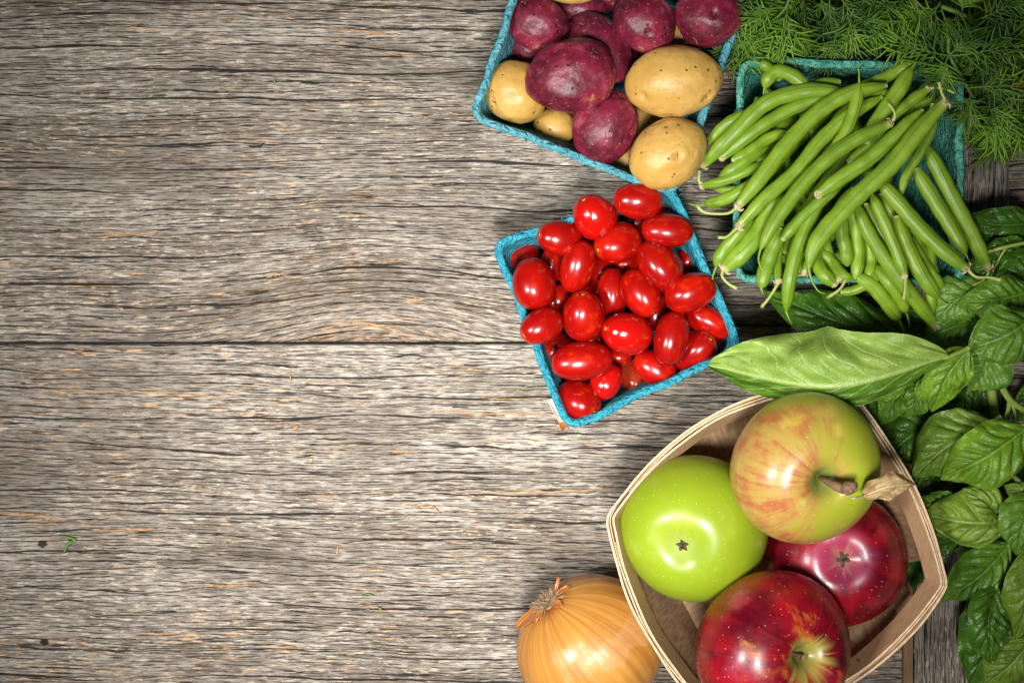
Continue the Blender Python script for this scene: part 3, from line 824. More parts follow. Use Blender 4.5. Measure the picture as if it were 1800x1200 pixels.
for i in range(4):
    rows = []
    for k in range(25):
        s = k / 24; r = []
        for j in range(11):
            t = j / 10
            sa = 0.11 + 0.78 * s
            b = BCn[i].lerp(BCn[(i + 1) % 4], s); top = rimp(i, sa); top = top - outn(i) * 0.0001; top.z = ZR - 0.0012
            p = b.lerp(top, t); bow = math.sin(math.pi * t) * (0.003 if i != 3 else 0.0) + math.sin(math.pi * t) * (0.0 if i == 3 else BUL[i] * 0.35 * 4 * s * (1 - s))
            r.append(p + outn(i) * bow)
        rows.append(r)
    sheet('side_panel', rows, 0.0011, ven_m, bk, lambda u, v: (v, u))
rows = [[BCn[0].lerp(BCn[1], u / 8).lerp(BCn[3].lerp(BCn[2], u / 8), v / 8) + Vector((0, 0, -0.0002)) for v in range(9)] for u in range(9)]
sheet('bottom', rows, 0.0013, ven_m, bk, lambda u, v: (u, v))
def band(name, off, ztop, hgt, thick, seed):
    path = []
    for i in range(4):
        for k in range(36):
            s = k / 36
            path.append((rimp(i, s), outn(i) if 0.03 < s else (outn(i) + outn(i - 1)).normalized()))
    m = len(path); sm = []
    for q in range(m):
        acc = Vector((0, 0, 0))
        for d in (-1, 0, 0, 1): acc += path[(q + d) % m][0]
        sm.append(acc / 4 if True else path[q][0])
    V = []; UV = []; ring = [(-0.5, 0), (0.5, 0), (0.5, -hgt), (-0.5, -hgt)]
    mats = []
    cen = cenb
    for q in range(m):
        p = sm[q]; t = (sm[(q + 1) % m] - sm[q - 1]).normalized(); nrm = Vector((t.y, -t.x, 0))
        if nrm.dot(p - cen) < 0: nrm = -nrm
        wv = mn.noise(Vector((q * 0.11, seed, 0))) * 0.0011; wz = mn.noise(Vector((q * 0.08, seed, 7))) * 0.0018
        for o_, zz in ring:
            V.append(Vector((p.x, p.y, ztop)) + nrm * (off + wv + o_ * thick + zz * 0.32) + Vector((0, 0, zz + wz))); UV.append((q / 12, zz * 60 + o_))
    F = grid_faces(m, 4, True)
    for k in range(4):
        F.append(((m - 1) * 4 + k, (m - 1) * 4 + (k + 1) % 4, (k + 1) % 4, k))
    fm = [1 if (fi % 4 == 0) else 0 for fi in range(len(F))]
    o = mesh(name, V, F, None, bk, smooth=False, mats=[ven_m, ved_m], fm=fm); add_uv(o, UV)
band('inner_rim_band', -0.0013, ZR + 0.0006, 0.016, 0.0010, 3)
band('outer_rim_band', 0.0016, ZR + 0.0010, 0.017, 0.0011, 8)
band('middle_rim_strip', 0.00025, ZR - 0.0004, 0.010, 0.0007, 5)
for i, s_ in ((1, 0.46), (1, 0.53), (2, 0.42), (2, 0.47), (3, 0.4), (0, 0.3), (0, 0.38), (3, 0.6)):
    p = rimp(i, s_) - outn(i) * 0.0040 + Vector((0, 0, -0.006)); d = (RC[(i + 1) % 4] - RC[i]).normalized(); dn = Vector((0, 0, -1)) - outn(i) * 0.32
    B = MB(); B.tube([p - outn(i) * -0.001 , p - outn(i) * 0.0003, p + dn * 0.0022 + d * 0.0006 - outn(i) * 0.0003, p + dn * 0.0024 + d * 0.0006 + outn(i) * 0.001], 0.00022, 6).build('staple', staple_m, bk)

def streak_coords(M, k=3.0, zk=0.5):
    x, y, z = xyz(M.obj)
    r = X.m('SQRT', x * x + y * y + 1e-9)
    return vec(x / r * k, y / r * k, z * zk), x, y, z, r
def apple_dots(M, col, sc, c, amt=0.8, lo=0.05, hi=0.12):
    v = vor(M.obj, sc, 1.0)
    return mix((1 - ss(v, lo, hi)) * amt, col, c)
SKIN = dict(rough=0.32, spec=0.5, coat=0.12, coatr=0.2)
M = Mat('green_apple_skin'); v, x, y, z, r = streak_coords(M)
col = mix(nz(M.obj, 30, 3), (0.215, 0.305, 0.010), (0.295, 0.395, 0.020))
col = mix((1 - ss(r, 0.002, 0.012)) * 0.6, col, (0.42, 0.50, 0.14))
col = mix(ss(nz(M.obj, 48, 4, 0.6), 0.52, 0.70) * 0.35, col, (0.40, 0.46, 0.06))
col = apple_dots(M, col, 330, (0.62, 0.78, 0.22), 0.5, 0.06, 0.14)
M.set(col=col, **SKIN); M.bump(nz(M.obj, 70, 3), 0.0002, 0.2); ap_green = M.m
M = Mat('blushed_apple_skin'); v, x, y, z, r = streak_coords(M, 5.0, 14)
base = mix(nz(M.obj, 26, 3), (0.28, 0.34, 0.018), (0.42, 0.42, 0.035))
st = nz(v, 1.3, 5, 0.65, 0.6); mo = nz(M.obj, 75, 4, 0.65)
reg = ss(nz(M.obj, 24, 3, 0.5) + (0.010 - x) * 8 - xabs(y) * 4, 0.36, 0.66)
col = mix(reg * 0.50, base, (0.55, 0.22, 0.11))
col = mix(reg * ss(st * 0.55 + mo * 0.45, 0.44, 0.60) * 0.85, col, (0.42, 0.085, 0.045))
col = mix(ss(nz(M.obj, 50, 3), 0.58, 0.72) * 0.5, col, (0.62, 0.56, 0.07))
col = mix(ss(x + (st - 0.5) * 0.02, 0.006, 0.016) * ss(z, 0.004, 0.02) * (1 - ss(r + (mo - 0.5) * 0.02, 0.020, 0.027)) * (1 - ss(y, -0.006, 0.012)) * 0.75, col, (0.40, 0.54, 0.03))
col = mix((1 - ss(r + (st - 0.5) * 0.008, 0.004, 0.011)), col, (0.20, 0.24, 0.04))
col = mix((1 - ss(z, -0.024, -0.004)) * 0.5, col, (0.42, 0.46, 0.03))
col = apple_dots(M, col, 260, (0.85, 0.65, 0.4), 0.5)
M.set(col=col, **SKIN); M.bump(nz(M.obj, 60, 3) + st * 0.25, 0.0006, 0.4); ap_blush = M.m
def red_apple(name, orange, calyx_side):
    M = Mat(name); v, x, y, z, r = streak_coords(M, 5.0, 12)
    st = nz(v, 0.9, 4, 0.6, 0.5)
    col = mix(ss(st * 0.35 + nz(M.obj, 34, 4, 0.6) * 0.65, 0.38, 0.62), (0.095, 0.001, 0.008), (0.36, 0.005, 0.014))
    col = mix(ss(nz(M.obj, 45, 4, 0.6), 0.54, 0.70) * 0.45, col, (0.40, 0.05, 0.10))
    if orange:
        o = ss(nz(vec(x * 35 + 3.1, y * 70 + 1, z * 35), 1, 5, 0.62) + (st - 0.5) * 0.25, 0.54, 0.74) * ss(z, 0.0, 0.02)
        col = mix(o * 0.85, col, mix(st, (0.62, 0.28, 0.03), (0.70, 0.12, 0.03)))
        lob = X.m('SINE', X.m('ARCTAN2', y, x) * 5.0 + (st - 0.5) * 3)
        col = mix((1 - ss(r + lob * 0.0012 + (st - 0.5) * 0.026 + x * 0.30, 0.004, 0.0155)) * ss(z, 0, 0.01) * 0.9, col, (0.40, 0.36, 0.07))
        col = mix((1 - ss(r, 0.004, 0.010)) * ss(z, 0, 0.01) * 0.8, col, (0.16, 0.15, 0.03))
    else:
        lob = X.m('SINE', X.m('ARCTAN2', y, x) * 5.0)
        col = mix((1 - ss(r + lob * 0.001 + (st - 0.5) * 0.016, 0.002, 0.010)) * 0.7 * (1 - ss(z, -0.01, 0.0)), col, (0.46, 0.26, 0.12))
        col = mix((1 - ss(r + (st - 0.5) * 0.02, 0.010, 0.02)) * 0.4 * (1 - ss(z, -0.01, 0.0)), col, (0.35, 0.06, 0.16))
    col = apple_dots(M, col, 300, (0.75, 0.42, 0.36), 0.75, 0.05, 0.13)
    M.set(col=col, rough=ss(nz(M.obj, 120, 4, 0.7), 0.3, 0.7, 0.24, 0.40), spec=0.5, coat=0.12, coatr=0.16); M.bump(nz(M.obj, 60, 3) + st * 0.2, 0.0006, 0.4); return M.m
ap_red1 = red_apple('crimson_apple_skin', True, False); ap_red2 = red_apple('dark_crimson_apple_skin', False, True)
M = Mat('apple_stem_bark'); M.set(col=mix(nz(M.obj, 500, 4), (0.07, 0.035, 0.02), (0.38, 0.22, 0.12)), rough=0.7); M.bump(nz(M.obj, 900, 3), 0.0006, 0.8); bark_m = M.m
M = Mat('dry_calyx'); M.set(col=mix(nz(M.obj, 900, 3), (0.015, 0.01, 0.006), (0.14, 0.09, 0.05)), rough=0.85); calyx_m = M.m

def apple(px, py, rpx, z, axis, mat, label, name, roll=0.0, tall=0.90, seed=0, stem=None, calyx=0.14, lobes=1.0):
    R = SZ(rpx, z)
    t = thing('apple', label, 'apple', W(px, py, z), 'apples in the veneer basket')
    q = Vector((0, 0, 1)).rotation_difference(Vector(axis).normalized()) @ Quaternion((0, 0, 1), roll)
    t.rotation_mode = 'QUATERNION'; t.rotation_quaternion = q
    nu, nv = 90, 96; V = []
    def prof(a, b):
        c, s = math.cos(a), math.sin(a)
        rad = R * s ** 0.93 * (1 + 0.07 * c)
        zz = R * tall * math.copysign(abs(c) ** 0.92, c)
        if c > 0: zz -= R * 0.42 * math.exp(-(rad / (R * 0.20)) ** 1.25) + R * 0.02 * math.cos(2 * b + seed) * s ** 2
        else:
            lobe = 1 + 0.35 * math.cos(5 * b + seed)
            zz += R * 0.24 * math.exp(-(rad / (R * 0.27)) ** 1.5)
            zz -= lobes * R * 0.020 * math.cos(5 * b + seed) * math.exp(-((rad / R - 0.42) / 0.22) ** 2)
        wob = 1 + 0.022 * math.cos(2 * b + seed * 1.7) + 0.012 * math.cos(3 * b + seed) + 0.012 * mn.noise(Vector((math.cos(b) * 1.3 + seed, math.sin(b) * 1.3, c * 1.5)))
        return Vector((rad * math.cos(b) * wob, rad * math.sin(b) * wob, zz))
    for i in range(nu):
        for j in range(nv): V.append(prof(math.pi * i / (nu - 1), 2 * math.pi * j / nv))
    mesh('skin', V, grid_faces(nu, nv, True, flip=True), mat, t)
    # dried calyx at the blossom end
    zc = prof(math.pi * 0.99999, 0).z; B = MB(); rr = random.Random(seed)
    for k in range(5):
        a = 2 * math.pi * k / 5 + rr.uniform(-.2, .2); d = Vector((math.cos(a), math.sin(a), 0)); sd = Vector((-d.y, d.x, 0))
        L = R * calyx * rr.uniform(0.8, 1.15)
        B.tube([Vector((0, 0, zc)) + d * 0.0003, Vector((0, 0, zc - 0.0016)) + d * L * 0.5, Vector((0, 0, zc - 0.0010 - rr.uniform(0, 0.0012))) + d * L + sd * rr.uniform(-.0006, .0006)], [0.0011, 0.0010, 0.0003], 6, 0.5)
    for k in range(7):
        a = rr.uniform(0, 6.28); B.tube([Vector((0, 0, zc)), Vector((math.cos(a) * .0012, math.sin(a) * .0012, zc - 0.0028))], [0.0004, 0.0002], 4)
    B.build('calyx', calyx_m, t)
    inv = q.to_matrix().to_4x4().inverted()
    if stem == 'short':
        zs = prof(0.00001, 0).z; B = MB()
        c = crom([Vector((0, 0, zs - 0.002)), Vector((0.0003, 0.0002, zs + 0.004)), Vector((-0.0006, 0.0006, zs + 0.0085))], 10)
        B.tube(c, [0.0012, 0.0011, 0.001, 0.001, 0.001, 0.001, 0.0011, 0.0013, 0.0017, 0.0016], 9).build('stem', bark_m, t)
    return t, inv
apple(1217, 929, 131, 0.062, (0.25, 0.24, -0.93), ap_green, 'bright green apple showing its blossom end, at the left of the basket', 'a', 0.4, 0.90, 2, None, 0.085, 0.15)
apple(1469, 979, 125, 0.048, (-0.02, -0.05, -1), ap_red2, 'dark crimson apple with its star shaped blossom end up, at the right of the basket', 'b', 0.9, 0.88, 5, None, 0.15, 0.35)
apple(1355, 1141, 138, 0.086, (0.47, 0.0, 0.88), ap_red1, 'crimson apple with yellow star around its stem hollow, at the bottom of the picture', 'c', 2.2, 0.90, 9, 'short')
ta, inv = apple(1413, 821, 132, 0.099, (0.24, -0.20, 0.95), ap_blush, 'yellow green apple with pink blush and dry leaf on its stem, topmost', 'd', 0.3, 0.90, 3)
# its stem, the woody knob and the dead leaf (points given in the picture, moved into the apple's frame)
def loc_ap(px, py, z): return inv @ (W(px, py, z) - W(1413, 821, 0.099))
c = crom([loc_ap(1434, 836, 0.108), loc_ap(1450, 844, 0.1275), loc_ap(1468, 853, 0.1355), loc_ap(1484, 860, 0.138)], 16)
MB().tube(c, [0.0011] * 6 + [0.0012, 0.0013, 0.0014, 0.0015, 0.0017, 0.0019, 0.0021, 0.0023, 0.0024, 0.0024], 10).build('stem', bark_m, ta)
V, F = uv_sphere(20, 24)
kv = []
for v in V:
    k = 1 + 0.22 * mn.noise(v * 2.2) + 0.08 * mn.noise(v * 7)
    kv.append(loc_ap(1493, 857, 0.138) + Vector((v.x * 0.0042, v.y * 0.0033, v.z * 0.0033)) * k)
mesh('stem_knob', kv, F, bark_m, ta)
# ================================================================== leaves
def leaf_mat(name, dark, light, vein, gloss=0.42, N=7.0, mott=0.5, vs=0.28):
    M = Mat(name); t, s, _ = xyz(M.uv)
    wn = (nz(vec(t * 3, s * 2, 0.0), 1, 2) - 0.5) * 0.7
    k = t * N - xpow(xabs(s), 0.85) * 1.9 + wn
    d = xabs(frac(k) - 0.5) * 2                       # 1 on the side veins, 0 between
    side = ss(d, 0.86, 0.985) * (1 - ss(xabs(s), 0.75, 0.98)) * ss(t, 0.03, 0.10)
    midr = 1 - ss(xabs(s), 0.025, 0.060)
    n = nz(M.obj, 90, 4, 0.6)
    fine = nz(M.obj, 900, 3, 0.6)
    cells = vor(M.obj, 700, 1.0)
    col = mix(ss(n * 0.7 + fine * 0.3, 0.35, 0.66), dark, light)
    und = M.nt.nodes.new('ShaderNodeAttribute'); und.attribute_name = 'top_side'; u = X(und.outputs['Fac'])
    col = mix(u, col, mix(n, (0.060, 0.150, 0.010), (0.125, 0.26, 0.02)))
    col = mix(side * vs, col, vein)
    col = mix(midr * 0.6, col, vein)
    col = mix(ss(xabs(s), 0.955, 1.0) * 0.35, col, vein)
    col = mix(ss(nz(M.obj, 160, 3, 0.7), 0.70, 0.74) * 0.5, col, (0.05, 0.04, 0.015))
    M.set(col=col, rough=gloss - 0.06, spec=0.5)
    M.bump(fine * 0.3 + ss(cells, 0.1, 0.6) * 0.30 - side * 0.5 + nz(M.obj, 260, 3) * 0.8, 0.0008, 0.6)
    tr = M.nt.nodes.new('ShaderNodeBsdfTranslucent'); mx = M.nt.nodes.new('ShaderNodeMixShader'); mx.inputs[0].default_value = 0.14
    M.nt.links.new(col, tr.inputs[0]); M.nt.links.new(M.b.outputs[0], mx.inputs[1]); M.nt.links.new(tr.outputs[0], mx.inputs[2])
    M.nt.links.new(mx.outputs[0], M.nt.nodes['Material Output'].inputs[0])
    return M.m
LM = {
 'pale': leaf_mat('basil_leaf_underside', (0.20, 0.33, 0.045), (0.31, 0.44, 0.09), (0.46, 0.56, 0.20), 0.5, 7.0, 0.5, 0.55),
 'bright': leaf_mat('basil_leaf_bright', (0.11, 0.235, 0.012), (0.21, 0.365, 0.025), (0.25, 0.38, 0.07)),
 'light': leaf_mat('basil_leaf_light', (0.15, 0.26, 0.020), (0.25, 0.385, 0.045), (0.38, 0.45, 0.16)),
 'mid': leaf_mat('basil_leaf_mid', (0.07, 0.175, 0.012), (0.14, 0.285, 0.020), (0.15, 0.27, 0.05)),
 'cool': leaf_mat('basil_leaf_cool', (0.085, 0.20, 0.018), (0.16, 0.315, 0.035), (0.16, 0.29, 0.08)),
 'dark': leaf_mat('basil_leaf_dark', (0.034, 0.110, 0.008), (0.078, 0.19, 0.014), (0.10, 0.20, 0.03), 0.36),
 'olive': leaf_mat('basil_leaf_olive', (0.10, 0.19, 0.014), (0.17, 0.28, 0.03), (0.24, 0.32, 0.09)),
}
M = Mat('basil_stem_skin'); M.set(col=mix(nz(M.obj, 160, 3), (0.16, 0.26, 0.03), (0.34, 0.44, 0.10)), rough=0.4, spec=0.4); bstem_m = M.m
M = Mat('dead_leaf_skin'); t, s, _ = xyz(M.uv)
col = mix(ss(nz(M.obj, 130, 4, 0.6), 0.35, 0.65), (0.33, 0.20, 0.075), (0.52, 0.37, 0.17))
col = mix(ss(t, 0.82, 0.97), col, (0.10, 0.055, 0.03)); col = mix(1 - ss(xabs(s), 0.03, 0.07), col, (0.62, 0.50, 0.28))
M.set(col=col, rough=0.6); M.bump(nz(M.obj, 400, 3), 0.0008, 0.6); dead_m = M.m

def leaf(parent, base, tip, width, z, kind, bend=0.0, zmid=0.006, tilt=0.0, fold=0.25, puff=1.0, seed=0, wr=1.0, tops=None, N=7.0, mat=None,
         tz=None, bz=None, shape=0.80, droop=0.0, xf=None, pet=True, ruffle=1.0, name='leaf', ped=None, curl=1.0, wexp=0.80):
    """base/tip in photo pixels; bend: sideways bow in pixels; width in pixels; tilt: degrees roll about the midrib; fold: V shape"""
    rr = random.Random(seed * 7 + 3)
    bz = z if bz is None else bz; tz = z if tz is None else tz
    mx, my = (base[0] + tip[0]) / 2, (base[1] + tip[1]) / 2
    dx, dy = tip[0] - base[0], tip[1] - base[1]; L = math.hypot(dx, dy)
    mx += -dy / L * bend; my += dx / L * bend
    nt_, ns = 84, 45
    c = crom([W(*base, bz), W(mx, my, (bz + tz) / 2 + zmid), W(*tip, tz)], nt_)
    hw = SZ(width, z) / 2
    V = []; UV = []; tl = math.radians(tilt); sh = Vector((seed * 5.3, seed * 2.9, 0)); TOP = []
    for i, p in enumerate(c):
        t = i / (nt_ - 1)
        tg = (c[min(i + 1, nt_ - 1)] - c[max(i - 1, 0)]).normalized()
        sd = tg.cross(Vector((0, 0, 1))).normalized(); up = sd.cross(tg).normalized()
        sd, up = sd * math.cos(tl) + up * math.sin(tl), up * math.cos(tl) - sd * math.sin(tl)
        wv = max(0.0, math.sin(math.pi * t ** shape)) ** wexp
        if t > 0.9: wv *= 1
        ser = 1 + 0.008 * (1 - abs(2 * ((t * 17) % 1) - 1)) * (1 if 0.1 < t < 0.95 else 0)
        for j in range(ns):
            s = -1 + 2 * j / (ns - 1)
            side_w = (wr if s < 0 else (2 - wr))
            w = hw * wv * (1 + (ser - 1) * abs(s) ** 3) * side_w * (1 + 0.11 * mn.noise(Vector((t * 5, 3 if s > 0 else -3, seed))) * min(1, abs(s) * 3))
            k = t * N - abs(s) ** 0.85 * 1.9 + 0.5 * mn.noise(Vector((t * 3, s * 1.5, seed))); f = abs((k % 1) - 0.5) * 2
            q = (1 - f ** 3.0) * (1 - abs(s) ** 2.5) * min(1, abs(s) * 6) * wv
            hgt = puff * hw * 0.16 * q
            hgt += fold * w * abs(s) ** 1.2
            hgt -= (droop + 0.10) * w * s * s
            hgt += hw * 0.34 * ruffle * mn.noise(Vector((t * 3.2, s * 1.6, 0)) + sh) * abs(s) ** 0.7 * wv
            hgt += hw * 0.13 * ruffle * mn.noise(Vector((t * 9, s * 3.5, 0)) + sh) * (abs(s) ** 1.2)
            hgt -= hw * 0.55 * curl * max(0, abs(s) - 0.55) ** 1.5 * 2 * (0.5 + mn.noise(Vector((t * 2.5, 4 if s > 0 else 9, seed))))
            hgt += -hw * 0.06 * math.exp(-(s / 0.07) ** 2) * wv if kind != 'pale' else hw * 0.05 * math.exp(-(s / 0.06) ** 2) * wv
            V.append(p + sd * (s * w) + up * hgt); UV.append((t, s))
            TOP.append(1.0 if (tops and (s * tops > 0.10)) else 0.0)
    if xf: V = [xf(v) for v in V]
    o = mesh(name, V, grid_faces(nt_, ns), mat or LM[kind], parent)
    add_uv(o, UV)
    if tops:
        at = o.data.attributes.new('top_side', 'FLOAT', 'POINT'); at.data.foreach_set('value', TOP)
    if pet:
        e = ped if ped else (base[0] - dx / L * 16, base[1] - dy / L * 16)
        pp = crom([c[3] - Vector((0, 0, 0.0004)), W(*base, bz), W(e[0], e[1], bz - 0.004)], 8)
        MB().tube(pp, [0.0006, 0.0009, 0.0011, 0.0012, 0.0012, 0.0012, 0.0013, 0.0013], 8).build('leaf_stalk', bstem_m, parent)
    return o
# dry leaf on the top apple
leaf(ta, (1516, 872), (1609, 851), 50, 0.128, 'mid', bend=-6, zmid=0.006, tilt=-22, fold=0.15, puff=0.3, seed=41, mat=dead_m, tz=0.122, bz=0.130,
     xf=lambda v: inv @ (v - W(1413, 821, 0.099)), pet=False, N=4, ruffle=2.0, shape=0.75, name='dry_leaf')
c = [loc_ap(1494, 874, 0.139), loc_ap(1503, 875, 0.1385), loc_ap(1520, 871, 0.132)]
MB().tube(crom(c, 8), 0.0006, 7).build('dry_leaf_stalk', dead_m, ta)

def stem(parent, pts, r, name='stem'):
    c = crom([W(*p) for p in pts], 24); return MB().tube(c, [r * (1 - 0.25 * k / 23) for k in range(24)], 10).build(name, bstem_m, parent)
GB = 'basil sprigs at the right'
# A: sprig with the big pale leaf
A = thing('basil_sprig', 'basil sprig with one big pale upturned leaf reaching across to the tomato carton', 'basil', W(1700, 615, 0.08), GB)
A.location = (0, 0, 0)
leaf(A, (1668, 627), (1244, 642), 140, 0.104, 'pale', bend=-44, zmid=0.020, tilt=6, fold=0.06, puff=0.75, seed=1, wr=0.62, tops=-1, bz=0.094, tz=0.067, shape=0.98, ped=(1702, 612), ruffle=2.4, N=6, wexp=0.62)
leaf(A, (1703, 612), (1638, 724), 82, 0.088, 'bright', bend=8, zmid=0.006, tilt=8, fold=0.28, seed=2, tz=0.070, N=6)
leaf(A, (1745, 600), (1703, 684), 104, 0.080, 'cool', bend=-8, zmid=0.006, tilt=-10, fold=0.12, seed=3, tz=0.068, shape=0.95)
leaf(A, (1828, 548), (1700, 614), 112, 0.082, 'cool', bend=-10, zmid=0.008, tilt=6, fold=0.1, seed=4, puff=1.2, shape=1.1)
stem(A, [(1700, 614, 0.082), (1740, 640, 0.070), (1752, 660, 0.060), (1775, 702, 0.052), (1812, 728, 0.045)], 0.0022)
stem(A, [(1775, 700, 0.052), (1772, 722, 0.048), (1764, 745, 0.044)], 0.0013, 'side_stem')
stem(A, [(1778, 704, 0.052), (1784, 725, 0.048), (1788, 740, 0.044)], 0.0011, 'side_stem')
# B: leaves behind the bean ends
B_ = thing('basil_sprig', 'basil sprig of cool green leaves next to the lowest bean tips', 'basil', (0, 0, 0), GB)
leaf(B_, (1738, 498), (1642, 570), 88, 0.058, 'cool', bend=10, tilt=-8, fold=0.1, seed=5, puff=0.6)
leaf(B_, (1722, 566), (1622, 600), 84, 0.052, 'mid', bend=6, tilt=10, fold=0.1, seed=6, puff=0.8)
leaf(B_, (1815, 512), (1686, 530), 84, 0.066, 'mid', bend=-6, tilt=12, fold=0.2, seed=7, puff=1.2)
stem(B_, [(1722, 566, 0.050), (1760, 556, 0.046), (1815, 540, 0.040)], 0.0018)
# C: dark leaves at the right edge
C_ = thing('basil_sprig', 'dark basil sprig at the right edge just below the bare patch of grey board', 'basil', (0, 0, 0), GB)
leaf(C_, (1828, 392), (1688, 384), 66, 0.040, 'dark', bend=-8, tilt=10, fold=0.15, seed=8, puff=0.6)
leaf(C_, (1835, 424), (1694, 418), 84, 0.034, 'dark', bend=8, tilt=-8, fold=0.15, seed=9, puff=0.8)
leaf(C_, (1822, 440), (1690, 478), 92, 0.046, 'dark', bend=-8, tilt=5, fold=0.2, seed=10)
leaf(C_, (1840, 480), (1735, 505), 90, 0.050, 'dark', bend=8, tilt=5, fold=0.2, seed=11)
stem(C_, [(1735, 443, 0.056), (1768, 434, 0.058), (1815, 424, 0.056)], 0.0011)
stem(C_, [(1768, 436, 0.057), (1756, 456, 0.056), (1745, 478, 0.054)], 0.0007, 'side_stem')
# D: dark leaves between the beans, the pale leaf and the basket
D_ = thing('basil_sprig', 'dark crinkled basil sprig in shade right of the basket corner', 'basil', (0, 0, 0), GB)
leaf(D_, (1655, 735), (1548, 812), 118, 0.030, 'dark', bend=6, tilt=-6, fold=0.12, seed=12, puff=0.7)
leaf(D_, (1700, 690), (1592, 790), 112, 0.024, 'dark', bend=-10, tilt=8, fold=0.1, seed=13, puff=0.7)
leaf(D_, (1596, 672), (1549, 748), 52, 0.052, 'mid', bend=4, tilt=-14, fold=0.4, seed=14, puff=1.4, N=6)
leaf(D_, (1622, 672), (1593, 734), 52, 0.054, 'mid', bend=-4, tilt=12, fold=0.4, seed=15, puff=1.4, N=6)
leaf(D_, (1600, 668), (1520, 700), 36, 0.056, 'bright', bend=-4, tilt=12, fold=0.3, seed=16, puff=1.2, N=6)
leaf(D_, (1560, 700), (1516, 745), 44, 0.036, 'mid', bend=-4, tilt=12, fold=0.3, seed=17, puff=1.0, N=6)
leaf(D_, (1640, 662), (1622, 712), 40, 0.058, 'bright', bend=4, tilt=-8, fold=0.4, seed=18, puff=1.4, N=6)
stem(D_, [(1738, 640, 0.034), (1743, 690, 0.032), (1752, 745, 0.026)], 0.0031)
stem(D_, [(1722, 690, 0.022), (1726, 715, 0.020), (1724, 760, 0.018)], 0.0018)
# E: dark leaf under the beans
E_ = thing('basil_sprig', 'large dark basil leaf lying under the bean tips above the pale leaf', 'basil', (0, 0, 0), GB)
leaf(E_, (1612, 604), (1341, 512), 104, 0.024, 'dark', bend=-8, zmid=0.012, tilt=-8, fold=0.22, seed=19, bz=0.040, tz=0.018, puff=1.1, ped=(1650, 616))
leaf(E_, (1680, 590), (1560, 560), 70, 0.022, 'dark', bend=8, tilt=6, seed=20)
# F: the overlapping pair and the light one right of the basket
F_ = thing('basil_sprig', 'bright basil sprig of broad overlapping leaves right of the basket, midribs white', 'basil', (0, 0, 0), GB)
leaf(F_, (1745, 742), (1602, 840), 108, 0.060, 'olive', bend=10, zmid=0.008, tilt=-10, fold=0.12, seed=21, puff=0.9, tz=0.054, wr=0.92)
leaf(F_, (1805, 752), (1653, 842), 112, 0.074, 'bright', bend=-8, zmid=0.010, tilt=6, fold=0.14, seed=22, puff=1.15, tz=0.064)
leaf(F_, (1782, 918), (1618, 902), 108, 0.058, 'light', bend=-8, zmid=0.010, tilt=12, fold=0.08, seed=23, puff=1.2, tz=0.050, N=6, wr=0.9)
leaf(F_, (1765, 915), (1692, 858), 60, 0.064, 'light', bend=6, zmid=0.006, tilt=-14, fold=0.3, seed=24, puff=1.3, N=5)
leaf(F_, (1705, 912), (1612, 874), 54, 0.046, 'mid', bend=4, tilt=-10, fold=0.3, seed=25, puff=1.5)
leaf(F_, (1835, 872), (1786, 975), 96, 0.070, 'cool', bend=10, zmid=0.010, tilt=0, fold=0.1, seed=26, puff=0.7)
leaf(F_, (1822, 888), (1764, 852), 44, 0.062, 'light', bend=4, tilt=-10, fold=0.3, seed=27, puff=1.3)
stem(F_, [(1812, 870, 0.064), (1795, 850, 0.062), (1780, 835, 0.060)], 0.0016)
stem(F_, [(1782, 918, 0.056), (1800, 905, 0.052), (1825, 890, 0.050)], 0.0016)
# G: bottom right
G_ = thing('basil_sprig', 'hanging basil sprig with long dark wavy leaves over the grey board at lower right', 'basil', (0, 0, 0), GB)
leaf(G_, (1775, 955), (1655, 1056), 92, 0.040, 'mid', bend=-10, zmid=0.006, tilt=10, fold=0.12, seed=28, puff=1.1, tz=0.032)
leaf(G_, (1762, 1000), (1704, 1206), 122, 0.034, 'dark', bend=-14, zmid=0.008, tilt=-4, fold=0.12, seed=29, puff=1.0, tz=0.018, ruffle=1.8)
leaf(G_, (1752, 1030), (1742, 1165), 84, 0.044, 'dark', bend=10, zmid=0.006, tilt=14, fold=0.25, seed=30, puff=1.2)
leaf(G_, (1812, 958), (1786, 1124), 92, 0.056, 'olive', bend=-10, zmid=0.008, tilt=-6, fold=0.08, seed=31, puff=0.6, tz=0.044, shape=0.9)
leaf(G_, (1815, 1120), (1726, 1206), 92, 0.040, 'olive', bend=-8, zmid=0.008, tilt=8, fold=0.1, seed=32, puff=0.9, tz=0.022)
stem(G_, [(1775, 955, 0.038), (1800, 930, 0.040), (1830, 900, 0.040)], 0.0018)
H_ = thing('basil_sprig', 'small basil leaves seen through the open corner of the basket', 'basil', (0, 0, 0), GB)
leaf(H_, (1632, 985), (1634, 1042), 34, 0.016, 'mid', tilt=10, seed=33, zmid=0.003, N=5)
leaf(H_, (1612, 975), (1606, 1036), 34, 0.014, 'dark', tilt=-10, seed=34, zmid=0.003, N=5)
leaf(H_, (1690, 945), (1620, 962), 50, 0.016, 'dark', tilt=10, seed=35, zmid=0.003, N=5)
# leaves deep in the bunch that close the gaps
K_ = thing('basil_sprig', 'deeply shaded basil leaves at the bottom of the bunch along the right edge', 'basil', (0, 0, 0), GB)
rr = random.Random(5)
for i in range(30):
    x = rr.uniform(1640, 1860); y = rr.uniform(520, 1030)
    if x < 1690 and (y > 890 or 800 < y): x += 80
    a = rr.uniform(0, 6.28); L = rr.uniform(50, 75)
    leaf(K_, (x, y), (x + math.cos(a) * L * 1.6, y + math.sin(a) * L * 1.6) if x + math.cos(a) * L * 1.6 > 1640 else (x - math.cos(a) * L * 1.6, y + math.sin(a) * L * 1.6), rr.uniform(55, 80), rr.uniform(0.013, 0.022), 'dark', bend=rr.uniform(-8, 8), tilt=rr.uniform(-12, 12), zmid=0.003, seed=50 + i, pet=False)

